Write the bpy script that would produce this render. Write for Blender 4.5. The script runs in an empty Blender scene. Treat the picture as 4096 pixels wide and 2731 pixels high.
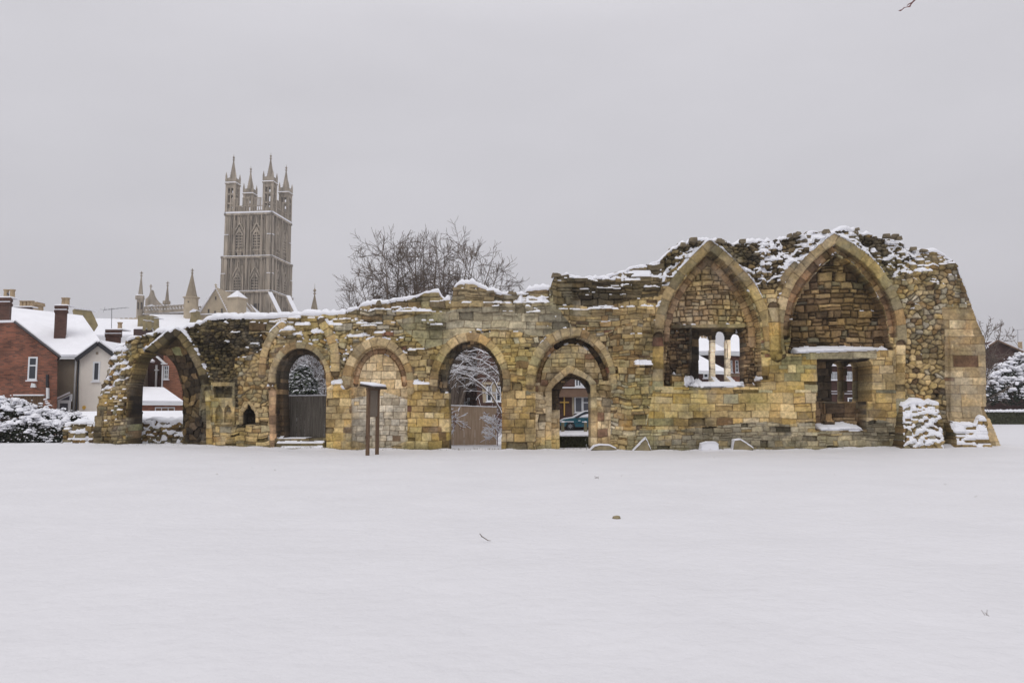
import bpy, math, random
import numpy as np
from mathutils import Vector
C = bpy.context.scene
COL = C.collection
R = math.radians
# ------------------------------------------------------------------ camera
F_PX, PITCH, EYE = 3150.0, math.atan(270.0/3150.0), 1.6     # focal length in photo pixels, upward tilt, eye height
cd = bpy.data.cameras.new('camera'); cam = bpy.data.objects.new('camera', cd); COL.objects.link(cam)
cd.sensor_width = 36.0; cd.lens = 36.0*F_PX/4096.0; cd.clip_start = 0.1; cd.clip_end = 3000
cam.location = (0, 0, EYE); cam.rotation_euler = (R(90)+PITCH, 0, 0)
C.camera = cam
# ------------------------------------------------------------------ sky: overcast, a little daylight sky behind grey cloud
SUN_EL, SUN_AZ = R(54), R(200)
w = bpy.data.worlds.new('World'); C.world = w; w.use_nodes = True
nt = w.node_tree; nt.nodes.clear()
N = nt.nodes.new; L = nt.links.new
out = N('ShaderNodeOutputWorld'); bg = N('ShaderNodeBackground')
sky = N('ShaderNodeTexSky'); sky.sky_type = 'NISHITA'; sky.sun_disc = False
sky.sun_elevation = SUN_EL; sky.sun_rotation = SUN_AZ; sky.air_density = 1.5; sky.dust_density = 4.0
skm = N('ShaderNodeMixRGB'); skm.blend_type = 'MULTIPLY'; skm.inputs[0].default_value = 1; skm.inputs[2].default_value = (0.07, 0.07, 0.07, 1)
L(sky.outputs[0], skm.inputs[1])
tc = N('ShaderNodeTexCoord'); sep = N('ShaderNodeSeparateXYZ'); L(tc.outputs['Generated'], sep.inputs[0])
ramp = N('ShaderNodeValToRGB'); L(sep.outputs[2], ramp.inputs[0])
e = ramp.color_ramp.elements
e[0].position = 0.0; e[0].color = (0.61, 0.595, 0.635, 1)
e[1].position = 1.0; e[1].color = (1.18, 1.18, 1.23, 1)
for pos, c in ((0.12, (0.60, 0.585, 0.622)), (0.28, (0.63, 0.618, 0.655)), (0.45, (0.665, 0.652, 0.69)), (0.7, (0.93, 0.92, 0.955))):
    k = ramp.color_ramp.elements.new(pos); k.color = (*c, 1)
mp = N('ShaderNodeMapping'); mp.inputs['Scale'].default_value = (1.2, 1.2, 3.5); L(tc.outputs['Generated'], mp.inputs[0])
nz = N('ShaderNodeTexNoise'); nz.inputs['Scale'].default_value = 1.6; nz.inputs['Detail'].default_value = 5; L(mp.outputs[0], nz.inputs[0])
mr = N('ShaderNodeMapRange'); mr.inputs['From Min'].default_value = 0.3; mr.inputs['From Max'].default_value = 0.7
mr.inputs['To Min'].default_value = 0.945; mr.inputs['To Max'].default_value = 1.055; L(nz.outputs[0], mr.inputs[0])
cm = N('ShaderNodeMixRGB'); cm.blend_type = 'MULTIPLY'; cm.inputs[0].default_value = 1
L(ramp.outputs[0], cm.inputs[1]); L(mr.outputs[0], cm.inputs[2])
mx = N('ShaderNodeMixRGB'); mx.inputs[0].default_value = 0.94; L(skm.outputs[0], mx.inputs[1]); L(cm.outputs[0], mx.inputs[2])
L(mx.outputs[0], bg.inputs[0]); bg.inputs[1].default_value = 1.045; L(bg.outputs[0], out.inputs[0])
# ------------------------------------------------------------------ sun: weak and very soft
sd = bpy.data.lights.new('sun', 'SUN'); sun = bpy.data.objects.new('sun', sd); COL.objects.link(sun)
sd.energy = 0.7; sd.angle = R(40); sd.color = (1.0, 0.97, 0.93)
sun.rotation_euler = (R(90)-SUN_EL, 0, R(180)-SUN_AZ)
C.view_settings.view_transform = 'Standard'; C.view_settings.look = 'None'
C.view_settings.exposure = 0.0; C.view_settings.gamma = 1.0
C.cycles.max_bounces = 5; C.cycles.diffuse_bounces = 4; C.cycles.glossy_bounces = 2; C.cycles.transparent_max_bounces = 6

# ------------------------------------------------------------------ picking points: photo pixel + distance -> place in the scene
def W(px, py, Y):
    u = (px-2048.0)/F_PX; v = (1365.5-py)/F_PX
    dy = math.cos(PITCH)-v*math.sin(PITCH); dz = math.sin(PITCH)+v*math.cos(PITCH)
    t = Y/dy
    return Vector((u*t, Y, EYE+dz*t))
def proj(X, Y, Z):
    zc = Y*math.cos(PITCH)+(Z-EYE)*math.sin(PITCH); yc = -Y*math.sin(PITCH)+(Z-EYE)*math.cos(PITCH)
    return 2048.0+F_PX*X/zc, 1365.5-F_PX*yc/zc

# ------------------------------------------------------------------ objects
def tag(o, label=None, cat=None, group=None, kind=None):
    if label: o['label'] = label
    if cat: o['category'] = cat
    if group: o['group'] = group
    if kind: o['kind'] = kind
    return o
def thing(name, label, cat, loc=(0, 0, 0), group=None, rz=0):
    o = bpy.data.objects.new(name, None); COL.objects.link(o); o.location = loc; o.rotation_euler.z = rz
    o.empty_display_size = 0.3
    return tag(o, label, cat, group)
def copy_tree(o, parent=None):
    c = o.copy(); COL.objects.link(c)
    if parent: c.parent = parent
    for ch in list(o.children): copy_tree(ch, c)
    return c

class MB:
    """collects faces, then links them as ONE mesh object"""
    def __init__(s): s.v = []; s.f = []; s.m = []; s.cur = 0
    def quad(s, *p):
        n = len(s.v); s.v += [tuple(q) for q in p]; s.f.append(tuple(range(n, n+len(p)))); s.m.append(s.cur); return s
    def add(s, vs, fs):
        n = len(s.v); s.v += [tuple(q) for q in vs]; s.f += [tuple(i+n for i in f) for f in fs]; s.m += [s.cur]*len(fs); return s
    def box(s, x0, x1, y0, y1, z0, z1, tx=0, ty=0):
        """tx, ty: inset of the top"""
        vs = [(x0, y0, z0), (x1, y0, z0), (x1, y1, z0), (x0, y1, z0), (x0+tx, y0+ty, z1), (x1-tx, y0+ty, z1), (x1-tx, y1-ty, z1), (x0+tx, y1-ty, z1)]
        return s.add(vs, [(3, 2, 1, 0), (4, 5, 6, 7), (0, 1, 5, 4), (1, 2, 6, 5), (2, 3, 7, 6), (3, 0, 4, 7)])
    def prism(s, pts, y0, y1):
        """pts: (x, z) outline, extruded from y0 to y1"""
        n = len(pts); vs = [(p[0], y0, p[1]) for p in pts]+[(p[0], y1, p[1]) for p in pts]
        return s.add(vs, [tuple(range(n)), tuple(range(2*n-1, n-1, -1))]+[(i, i+n, (i+1) % n+n, (i+1) % n) for i in range(n)])
    def beam(s, a, b, w_, h_=None):
        a = Vector(a); b = Vector(b); d = (b-a).normalized(); h_ = h_ or w_
        up = Vector((0, 0, 1)) if abs(d.z) < 0.95 else Vector((0, 1, 0))
        r = d.cross(up).normalized()*w_/2; u = r.cross(d).normalized()*h_/2
        vs = [a-r-u, a+r-u, a+r+u, a-r+u, b-r-u, b+r-u, b+r+u, b-r+u]
        return s.add(vs, [(3, 2, 1, 0), (4, 5, 6, 7), (0, 1, 5, 4), (1, 2, 6, 5), (2, 3, 7, 6), (3, 0, 4, 7)])
    def tube(s, pts, rad, k=5, cap=False):
        n = len(s.v); pts = [Vector(p) for p in pts]
        if not hasattr(rad, '__len__'): rad = [rad]*len(pts)
        d = (pts[-1]-pts[0]).normalized()
        a = Vector((0, 0, 1)) if abs(d.z) < 0.9 else Vector((1, 0, 0))
        r = d.cross(a).normalized(); u = d.cross(r)
        for p, q in zip(pts, rad):
            for j in range(k):
                t = 2*math.pi*j/k; s.v.append(tuple(p+(r*math.cos(t)+u*math.sin(t))*q))
        for i in range(len(pts)-1):
            for j in range(k):
                s.f.append((n+i*k+j, n+i*k+(j+1) % k, n+(i+1)*k+(j+1) % k, n+(i+1)*k+j)); s.m.append(s.cur)
        if cap:
            s.f.append(tuple(n+j for j in range(k))[::-1]); s.f.append(tuple(n+(len(pts)-1)*k+j for j in range(k))); s.m += [s.cur]*2
        return s
    def lathe(s, prof, c, k=12, ph=0.0):
        """prof: (radius, z) list about centre c"""
        n = len(s.v)
        for r, z in prof:
            for j in range(k):
                t = 2*math.pi*j/k+ph; s.v.append((c[0]+r*math.cos(t), c[1]+r*math.sin(t), c[2]+z))
        for i in range(len(prof)-1):
            for j in range(k):
                s.f.append((n+i*k+j, n+i*k+(j+1) % k, n+(i+1)*k+(j+1) % k, n+(i+1)*k+j)); s.m.append(s.cur)
        s.f.append(tuple(n+j for j in range(k))[::-1]); s.f.append(tuple(n+(len(prof)-1)*k+j for j in range(k))); s.m += [s.cur]*2
        return s
    def build(s, name, mats, parent=None, smooth=False, bevel=0, origin=None):
        me = bpy.data.meshes.new(name); 
        if origin is None:
            origin = Vector((0, 0, 0)); q = parent
            while q is not None: origin = origin+q.location; q = q.parent
        me.from_pydata([(v[0]-origin[0], v[1]-origin[1], v[2]-origin[2]) for v in s.v], [], s.f)
        if not isinstance(mats, (list, tuple)): mats = [mats]
        for m in mats: me.materials.append(m)
        if len(mats) > 1: me.polygons.foreach_set('material_index', s.m)
        if smooth: me.polygons.foreach_set('use_smooth', [True]*len(s.f))
        me.update()
        o = bpy.data.objects.new(name, me); COL.objects.link(o)
        if parent is not None: o.parent = parent
        else: o.location = origin
        if bevel:
            b = o.modifiers.new('bevel', 'BEVEL'); b.width = bevel; b.segments = 2; b.limit_method = 'ANGLE'
        return o

# ------------------------------------------------------------------ materials
def newmat(name, rough=0.9):
    m = bpy.data.materials.new(name); m.use_nodes = True; t = m.node_tree; b = t.nodes['Principled BSDF']
    b.inputs['Roughness'].default_value = rough; b.inputs['Specular IOR Level'].default_value = 0.25
    return m, t, b
def pm(name, c, var=0.15, scale=3.0, bump=0.0, bscale=20.0, rough=0.9, attr=None, stretch=(1, 1, 1), c2=None, metal=0.0):
    """colour varied by noise in object space (and multiplied by a colour attribute), with a bump"""
    m, t, b = newmat(name, rough); b.inputs['Metallic'].default_value = metal
    n = t.nodes.new; l = t.links.new
    tc = n('ShaderNodeTexCoord'); mp = n('ShaderNodeMapping'); mp.inputs['Scale'].default_value = stretch; l(tc.outputs['Object'], mp.inputs[0])
    nz = n('ShaderNodeTexNoise'); nz.inputs['Scale'].default_value = scale; nz.inputs['Detail'].default_value = 6; nz.inputs['Roughness'].default_value = 0.65; l(mp.outputs[0], nz.inputs[0])
    rp = n('ShaderNodeMapRange'); rp.inputs['From Min'].default_value = 0.3; rp.inputs['From Max'].default_value = 0.7
    l(nz.outputs[0], rp.inputs[0])
    mix = n('ShaderNodeMixRGB'); l(rp.outputs[0], mix.inputs[0])
    if c2 is None: c2 = tuple(min(1, x*(1+var)) for x in c); c = tuple(x*(1-var) for x in c)
    mix.inputs[1].default_value = (*c, 1); mix.inputs[2].default_value = (*c2, 1)
    col = mix.outputs[0]
    if attr:
        at = n('ShaderNodeAttribute'); at.attribute_name = attr
        mu = n('ShaderNodeMixRGB'); mu.blend_type = 'MULTIPLY'; mu.inputs[0].default_value = 1; l(at.outputs[0], mu.inputs[1]); l(col, mu.inputs[2]); col = mu.outputs[0]
    l(col, b.inputs['Base Color'])
    if bump:
        n2 = n('ShaderNodeTexNoise'); n2.inputs['Scale'].default_value = bscale; n2.inputs['Detail'].default_value = 5; l(mp.outputs[0], n2.inputs[0])
        bp = n('ShaderNodeBump'); bp.inputs['Strength'].default_value = 0.7; bp.inputs['Distance'].default_value = bump; l(n2.outputs[0], bp.inputs['Height']); l(bp.outputs[0], b.inputs['Normal'])
    return m
def brickmat(name, c1, c2, mortar, bw=0.225, bh=0.075, dirt=0.25):
    m, t, b = newmat(name); n = t.nodes.new; l = t.links.new
    tc = n('ShaderNodeTexCoord'); sp = n('ShaderNodeSeparateXYZ'); l(tc.outputs['Object'], sp.inputs[0])
    ad = n('ShaderNodeMath'); ad.operation = 'ADD'; l(sp.outputs[0], ad.inputs[0]); l(sp.outputs[1], ad.inputs[1])
    cb = n('ShaderNodeCombineXYZ'); l(ad.outputs[0], cb.inputs[0]); l(sp.outputs[2], cb.inputs[1])
    br = n('ShaderNodeTexBrick'); l(cb.outputs[0], br.inputs[0]); br.inputs['Scale'].default_value = 1.0
    br.inputs['Color1'].default_value = (*c1, 1); br.inputs['Color2'].default_value = (*c2, 1); br.inputs['Mortar'].default_value = (*mortar, 1)
    br.inputs['Brick Width'].default_value = bw; br.inputs['Row Height'].default_value = bh; br.inputs['Mortar Size'].default_value = 0.008; br.inputs['Bias'].default_value = -0.1
    nz = n('ShaderNodeTexNoise'); nz.inputs['Scale'].default_value = 0.8; nz.inputs['Detail'].default_value = 6; l(tc.outputs['Object'], nz.inputs[0])
    mr = n('ShaderNodeMapRange'); mr.inputs['From Min'].default_value = 0.3; mr.inputs['From Max'].default_value = 0.7; mr.inputs['To Min'].default_value = 1-dirt; mr.inputs['To Max'].default_value = 1+dirt; l(nz.outputs[0], mr.inputs[0])
    mu = n('ShaderNodeMixRGB'); mu.blend_type = 'MULTIPLY'; mu.inputs[0].default_value = 1; l(br.outputs[0], mu.inputs[1]); l(mr.outputs[0], mu.inputs[2])
    l(mu.outputs[0], b.inputs['Base Color'])
    bp = n('ShaderNodeBump'); bp.inputs['Distance'].default_value = 0.01; l(br.outputs['Fac'], bp.inputs['Height']); bp.invert = True; l(bp.outputs[0], b.inputs['Normal'])
    return m
SNOWC = (0.80, 0.805, 0.845)
M = {}
M['snow'] = pm('snow', SNOWC, 0.03, 2.0, 0.02, 14.0, rough=0.75)
M['roof_snow'] = pm('roof_snow', (0.83, 0.83, 0.865), 0.04, 1.2, 0.03, 5.0, rough=0.75)
M['masonry'] = pm('masonry', (1, 1, 1), 0, 9.0, 0.02, 28.0, attr='Col', c2=(1.0, 1.0, 1.0))
for n_ in M['masonry'].node_tree.nodes:
    if n_.type == 'MIX_RGB' and n_.blend_type == 'MIX': n_.inputs[1].default_value = (0.62, 0.61, 0.59, 1); n_.inputs[2].default_value = (1.3, 1.27, 1.2, 1)
M['tower_stone'] = pm('tower_stone', (0.15, 0.127, 0.10), 0.3, 1.1, 0.03, 3.0, stretch=(1, 1, 0.14), c2=(0.50, 0.425, 0.335))
M['tower_dark'] = pm('tower_dark', (0.06, 0.05, 0.043), 0.3, 0.8)
M['pale_stone'] = pm('pale_stone', (0.43, 0.355, 0.25), 0.2, 0.5, 0.03, 3.0)
M['spire_stone'] = pm('spire_stone', (0.27, 0.22, 0.155), 0.2, 0.5, 0.03, 3.0)
M['mossy_stone'] = pm('mossy_stone', (0.24, 0.195, 0.10), 0.4, 0.9, 0.03, 3.0)
M['brick_red'] = brickmat('brick_red', (0.31, 0.115, 0.068), (0.10, 0.05, 0.038), (0.17, 0.12, 0.095), dirt=.4)
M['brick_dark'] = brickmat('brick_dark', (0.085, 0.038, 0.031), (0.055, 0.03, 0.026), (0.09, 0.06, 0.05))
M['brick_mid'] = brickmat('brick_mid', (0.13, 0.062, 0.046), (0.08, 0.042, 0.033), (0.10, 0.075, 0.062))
M['brick_orange'] = brickmat('brick_orange', (0.36, 0.15, 0.085), (0.19, 0.08, 0.052), (0.2, 0.14, 0.11))
M['brick_band'] = pm('brick_band', (0.19, 0.12, 0.08), 0.15, 2)
M['cream'] = pm('cream', (0.76, 0.71, 0.64), 0.06, 1.5, 0.01, 12)
M['tan'] = pm('tan', (0.37, 0.31, 0.24), 0.2, 0.8, 0.01, 12)
M['white_paint'] = pm('white_paint', (0.72, 0.74, 0.76), 0.05, 2, rough=0.5)
M['black_trim'] = pm('black_trim', (0.035, 0.035, 0.04), 0.2, 2, rough=0.6)
M['slate'] = pm('slate', (0.09, 0.085, 0.09), 0.3, 3, rough=0.8)
M['pot'] = pm('pot', (0.40, 0.30, 0.19), 0.2, 3)
M['metal'] = pm('metal', (0.22, 0.22, 0.24), 0.1, 3, rough=0.5, metal=0.6)
M['dark_wood_fence'] = pm('dark_wood_fence', (0.115, 0.10, 0.082), 0.35, 2.0, 0.01, 12, stretch=(9, 9, 0.6), c2=(0.26, 0.235, 0.20))
M['tan_wood_fence'] = pm('tan_wood_fence', (0.40, 0.28, 0.19), 0.3, 2.0, 0.01, 12, stretch=(7, 7, 0.5), c2=(0.58, 0.45, 0.33))
M['post_wood'] = pm('post_wood', (0.085, 0.048, 0.032), 0.3, 1.6, 0.01, 14, stretch=(6, 6, 0.9), c2=(0.19, 0.125, 0.075))
M['panel_wood'] = pm('panel_wood', (0.17, 0.14, 0.11), 0.15, 4, stretch=(6, 6, 0.7))
M['bark'] = pm('bark', (0.14, 0.11, 0.088), 0.3, 3, 0.01, 12)
M['bark_far'] = pm('bark_far', (0.15, 0.115, 0.115), 0.2, 2)
M['twig_red'] = pm('twig_red', (0.16, 0.075, 0.07), 0.3, 3)
M['leaf_dark'] = pm('leaf_dark', (0.028, 0.035, 0.02), 0.5, 3)
M['leaf_hedge'] = pm('leaf_hedge', (0.055, 0.058, 0.03), 0.5, 6, c2=(0.11, 0.115, 0.06))
M['leaf_green'] = pm('leaf_green', (0.085, 0.115, 0.06), 0.5, 2)
M['gold'] = pm('gold', (0.62, 0.38, 0.08), 0.1, 2, rough=0.5)
M['rubber'] = pm('rubber', (0.025, 0.025, 0.027), 0.2, 5)
M['alloy'] = pm('alloy', (0.45, 0.46, 0.48), 0.1, 3, rough=0.35, metal=0.7)
M['bollard'] = pm('bollard', (0.17, 0.15, 0.09), 0.25, 3, 0.01, 12)
M['timber'] = pm('timber', (0.05, 0.036, 0.026), 0.3, 2, 0.01, 12, stretch=(0.6, 5, 5))
def glass(name, c, rough=0.12):
    m, t, b = newmat(name, rough); b.inputs['Base Color'].default_value = (*c, 1); b.inputs['Specular IOR Level'].default_value = 0.5
    return m
M['glass'] = glass('glass', (0.035, 0.04, 0.05))
M['glass_grey'] = glass('glass_grey', (0.10, 0.105, 0.125), 0.2)
m_, t_, b_ = newmat('car_paint', 0.3); b_.inputs['Base Color'].default_value = (0.006, 0.085, 0.12, 1); b_.inputs['Coat Weight'].default_value = 0.6; M['car_paint'] = m_
M['lamp_glass'] = glass('lamp_glass', (0.5, 0.52, 0.55), 0.1)
# ------------------------------------------------------------------ numpy noise and stone layouts
def h01(ix, iz, seed):
    a = (np.asarray(ix).astype(np.int64)*73856093) ^ (np.asarray(iz).astype(np.int64)*19349663) ^ (int(seed)*83492791)
    a = (a ^ (a >> 13))*1274126177 & 0xFFFFFFFF
    a = (a ^ (a >> 16))*2246822519 & 0xFFFFFFFF
    a = a ^ (a >> 15)
    return (a & 0xFFFFFF)/float(0x1000000)
def vn(x, z, seed):
    ix = np.floor(x).astype(np.int64); iz = np.floor(z).astype(np.int64); fx = x-ix; fz = z-iz
    fx = fx*fx*(3-2*fx); fz = fz*fz*(3-2*fz)
    a = h01(ix, iz, seed); b = h01(ix+1, iz, seed); c = h01(ix, iz+1, seed); d = h01(ix+1, iz+1, seed)
    return (a*(1-fx)+b*fx)*(1-fz)+(c*(1-fx)+d*fx)*fz
def fbm(x, z, s, seed, o=4):
    r = 0; a = 1; t = 0
    for k in range(o): r = r+a*vn(x*s+k*17.3, z*s+k*9.1, seed+k); t += a; a *= 0.5; s *= 2.03
    return r/t
def coursed(X, Z, hmin, hmax, wmin, wmax, seed, split=0.25, warp=0.03, grow_up=0.0):
    """courses of blocks; returns stone id, distance to the joint, stone centre"""
    rnd = np.random.RandomState(seed)
    Zw = Z+(vn(X*0.6, Z*0.8, seed+5)-0.5)*warp*3+(vn(X*2.6, Z*2.0, seed+6)-0.5)*warp*1.4
    Xw = X+(vn(X*1.7, Z*2.9, seed+7)-0.5)*warp*1.6
    z0, z1 = Z.min()-1, Z.max()+1; zb = [z0]
    while zb[-1] < z1:
        zb.append(zb[-1]+rnd.uniform(hmin, hmax))
    zb = np.array(zb); row = np.searchsorted(zb, Zw)-1
    ID = np.zeros(X.shape, np.int64); E = np.zeros(X.shape); CX = np.zeros(X.shape); CZ = np.zeros(X.shape)
    x0, x1 = X.min()-1, X.max()+1
    for r in range(row.min(), row.max()+1):
        m = row == r
        if not m.any(): continue
        xb = [x0-rnd.uniform(0, 1)]
        wf = rnd.uniform(0.8, 1.25)
        while xb[-1] < x1: xb.append(xb[-1]+wf*rnd.uniform(wmin, wmax)*(1.5 if rnd.rand() < 0.15 else 1))
        xb = np.array(xb); xx = Xw[m]; zz = Zw[m]; c = np.searchsorted(xb, xx)-1
        a, b = xb[c], xb[c+1]; lo, hi = np.full(len(c), zb[r]), np.full(len(c), zb[r+1])
        hs = h01(c, r, seed+9)
        sp = (hs < split); cut = lo+(hi-lo)*(0.38+0.3*h01(c, r, seed+10)); up = zz > cut
        lo = np.where(sp & up, cut, lo); hi = np.where(sp & ~up, cut, hi); sub = (sp & up).astype(int)
        e = np.minimum(np.minimum(xx-a, b-xx), np.minimum(zz-lo, hi-zz))
        ID[m] = (r*4099+c)*3+sub+seed*1000003; E[m] = e; CX[m] = (a+b)/2; CZ[m] = (lo+hi)/2
    return ID, E, CX, CZ
def worley(X, Z, sx, sz, seed, jit=0.8):
    x = X/sx+(vn(X*3, Z*3, seed+3)-.5)*.35; z = Z/sz+(vn(X*3, Z*3, seed+4)-.5)*.35; ix = np.floor(x).astype(np.int64); iz = np.floor(z).astype(np.int64)
    d1 = np.full(X.shape, 9.); d2 = np.full(X.shape, 9.); ID = np.zeros(X.shape, np.int64); CX = np.zeros(X.shape); CZ = np.zeros(X.shape)
    for j in (-1, 0, 1):
        for i in (-1, 0, 1):
            cx = ix+i; cz = iz+j
            px = cx+0.5+(h01(cx, cz, seed)-0.5)*jit+(cz % 2)*0.5*0.6; pz = cz+0.5+(h01(cx, cz, seed+1)-0.5)*jit
            dx = np.abs(x-px); dz = np.abs(z-pz); d = np.maximum(dx, dz)*0.9+(dx+dz)*0.1
            n = d < d1; d2 = np.where(n, d1, np.minimum(d2, d)); d1 = np.where(n, d, d1)
            ID = np.where(n, cx*5003+cz+seed*777777, ID); CX = np.where(n, px*sx, CX); CZ = np.where(n, pz*sz, CZ)
    return ID, (d2-d1)*0.5*min(sx, sz)*1.1, CX, CZ
def inpoly(px, py, poly):
    r = np.zeros(px.shape, bool); n = len(poly)
    xs = [p[0] for p in poly]; ys = [p[1] for p in poly]
    bb = (px >= min(xs)) & (px <= max(xs)) & (py >= min(ys)) & (py <= max(ys))
    x = px[bb]; y = py[bb]; q = np.zeros(x.shape, bool)
    for i in range(n):
        x1, y1 = poly[i]; x2, y2 = poly[(i+1) % n]
        if y1 == y2: continue
        c = ((y1 > y) != (y2 > y)) & (x < (x2-x1)*(y-y1)/(y2-y1)+x1); q ^= c
    r[bb] = q; return r
def polydist(px, py, pts, closed=False):
    """distance to a polyline and the distance along it"""
    D = np.full(px.shape, 1e9); S = np.zeros(px.shape); s0 = 0
    n = len(pts) if closed else len(pts)-1
    for i in range(n):
        x1, y1 = pts[i]; x2, y2 = pts[(i+1) % len(pts)]; dx, dy = x2-x1, y2-y1; LL = dx*dx+dy*dy
        t = np.clip(((px-x1)*dx+(py-y1)*dy)/LL, 0, 1); d = np.hypot(px-x1-t*dx, py-y1-t*dy)
        m = d < D; D = np.where(m, d, D); S = np.where(m, s0+t*math.sqrt(LL), S); s0 += math.sqrt(LL)
    return D, S
def catmull(pts, n=6):
    out = []; P = [pts[0]]+list(pts)+[pts[-1]]
    for i in range(1, len(P)-2):
        for k in range(n):
            t = k/n; a, b, c, d = P[i-1], P[i], P[i+1], P[i+2]
            out.append(tuple(0.5*((2*b[j])+(-a[j]+c[j])*t+(2*a[j]-5*b[j]+4*c[j]-d[j])*t*t+(-a[j]+3*b[j]-3*c[j]+d[j])*t**3) for j in (0, 1)))
    out.append(tuple(pts[-1])); return out
def arc(cx, spring, rx, apex, n=20, a0=180, a1=0):
    """round arch: from left springing to right springing"""
    return [(cx+rx*math.cos(R(a0+(a1-a0)*i/n)), spring-(spring-apex)*math.sin(R(a0+(a1-a0)*i/n))) for i in range(n+1)]
def pointed(xl, xr, spring, ax, ay, n=8, bulge=0.16):
    """pointed arch of two bowed limbs"""
    o = []
    for i in range(n+1):
        t = i/n; b = math.sin(t*math.pi)*bulge
        o.append((xl+(ax-xl)*(t-b*(1) if True else t), spring+(ay-spring)*(t+b*0.55)))
    for i in range(1, n+1):
        t = 1-i/n; b = math.sin(t*math.pi)*bulge
        o.append((xr+(ax-xr)*(t-b), spring+(ay-spring)*(t+b*0.55)))
    return o

PAL = {  # weight, colour
 'gold': [(4, (.40, .29, .135)), (3, (.45, .35, .19)), (2.5, (.33, .24, .10)), (1.3, (.50, .41, .27)), (1.0, (.27, .25, .17)), (.6, (.17, .11, .06)), (.12, (.19, .10, .07))],
 'mixed': [(3, (.34, .26, .13)), (3, (.41, .32, .18)), (2, (.28, .24, .15)), (1.6, (.25, .17, .08)), (1.3, (.36, .33, .27)), (1.3, (.13, .09, .055)), (.15, (.22, .12, .085))],
 'grey': [(4, (.31, .285, .22)), (3, (.26, .24, .18)), (2, (.36, .325, .24)), (1, (.33, .26, .14)), (.5, (.17, .14, .10))],
 'palegrey': [(4, (.40, .365, .31)), (3, (.44, .41, .36)), (1.5, (.46, .38, .25)), (.6, (.2, .14, .10))],
 'pale': [(4, (.48, .39, .26)), (3, (.42, .32, .19)), (2, (.52, .44, .32)), (1, (.33, .25, .15)), (.4, (.2, .12, .08)), (.10, (.24, .12, .09))],
 'brown': [(3, (.25, .175, .105)), (3, (.17, .115, .07)), (2, (.34, .25, .155)), (2, (.11, .075, .05)), (1, (.20, .175, .135))],
 'dark': [(3, (.19, .15, .09)), (3, (.13, .105, .065)), (2, (.25, .20, .12)), (1.5, (.065, .05, .035)), (.8, (.27, .20, .10))],
 'tym': [(3, (.46, .35, .22)), (3, (.38, .28, .17)), (2, (.31, .22, .13)), (1.5, (.50, .41, .28)), (.5, (.22, .16, .1))],
 'mould': [(4, (.34, .265, .155)), (3, (.40, .315, .195)), (2, (.28, .235, .15)), (1, (.32, .225, .12))],
 'inner': [(4, (.34, .23, .15)), (3, (.39, .28, .185)), (2, (.27, .18, .12))],
 'soot_shade': [(3, (.05, .04, .031)), (2, (.075, .058, .043)), (.5, (.22, .16, .10)), (2, (.036, .029, .024))],  # soot, plus the shade of niches and window recesses painted in
 'wet_shade': [(3, (.085, .062, .042)), (2, (.12, .085, .055)), (.9, (.30, .21, .12)), (2, (.05, .038, .028))],  # damp stone, with the shade of soffits and reveals put into the colour
 'lit_mullion': [(2, (.80, .72, .60)), (1, (.70, .63, .53))],  # mullions brightened: light from behind is put into their colour
}
def palette(ID, name, seed, lf=None):
    p = PAL[name]; w_ = np.array([q[0] for q in p], float); cw = np.cumsum(w_)/w_.sum()
    cols = np.array([q[1] for q in p]); u_ = h01(ID, ID >> 7, seed)
    if lf is not None: u_ = np.where(h01(ID, ID >> 8, seed+7) < .6, (u_*.35+lf) % 1.0, u_)
    k = np.clip(np.searchsorted(cw, u_), 0, len(p)-1)
    c = cols[k]; j = (0.68+0.58*h01(ID, ID >> 5, seed+1))[..., None]; hue = (h01(ID, ID >> 6, seed+2)-.5)[..., None]*np.array([.06, 0, -.12])
    return c*j*(1+hue)*np.array([1.02, .99, .92])*(1.2 if name not in ('dark', 'wet_shade', 'soot_shade', 'brown') else 1.0)

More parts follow.
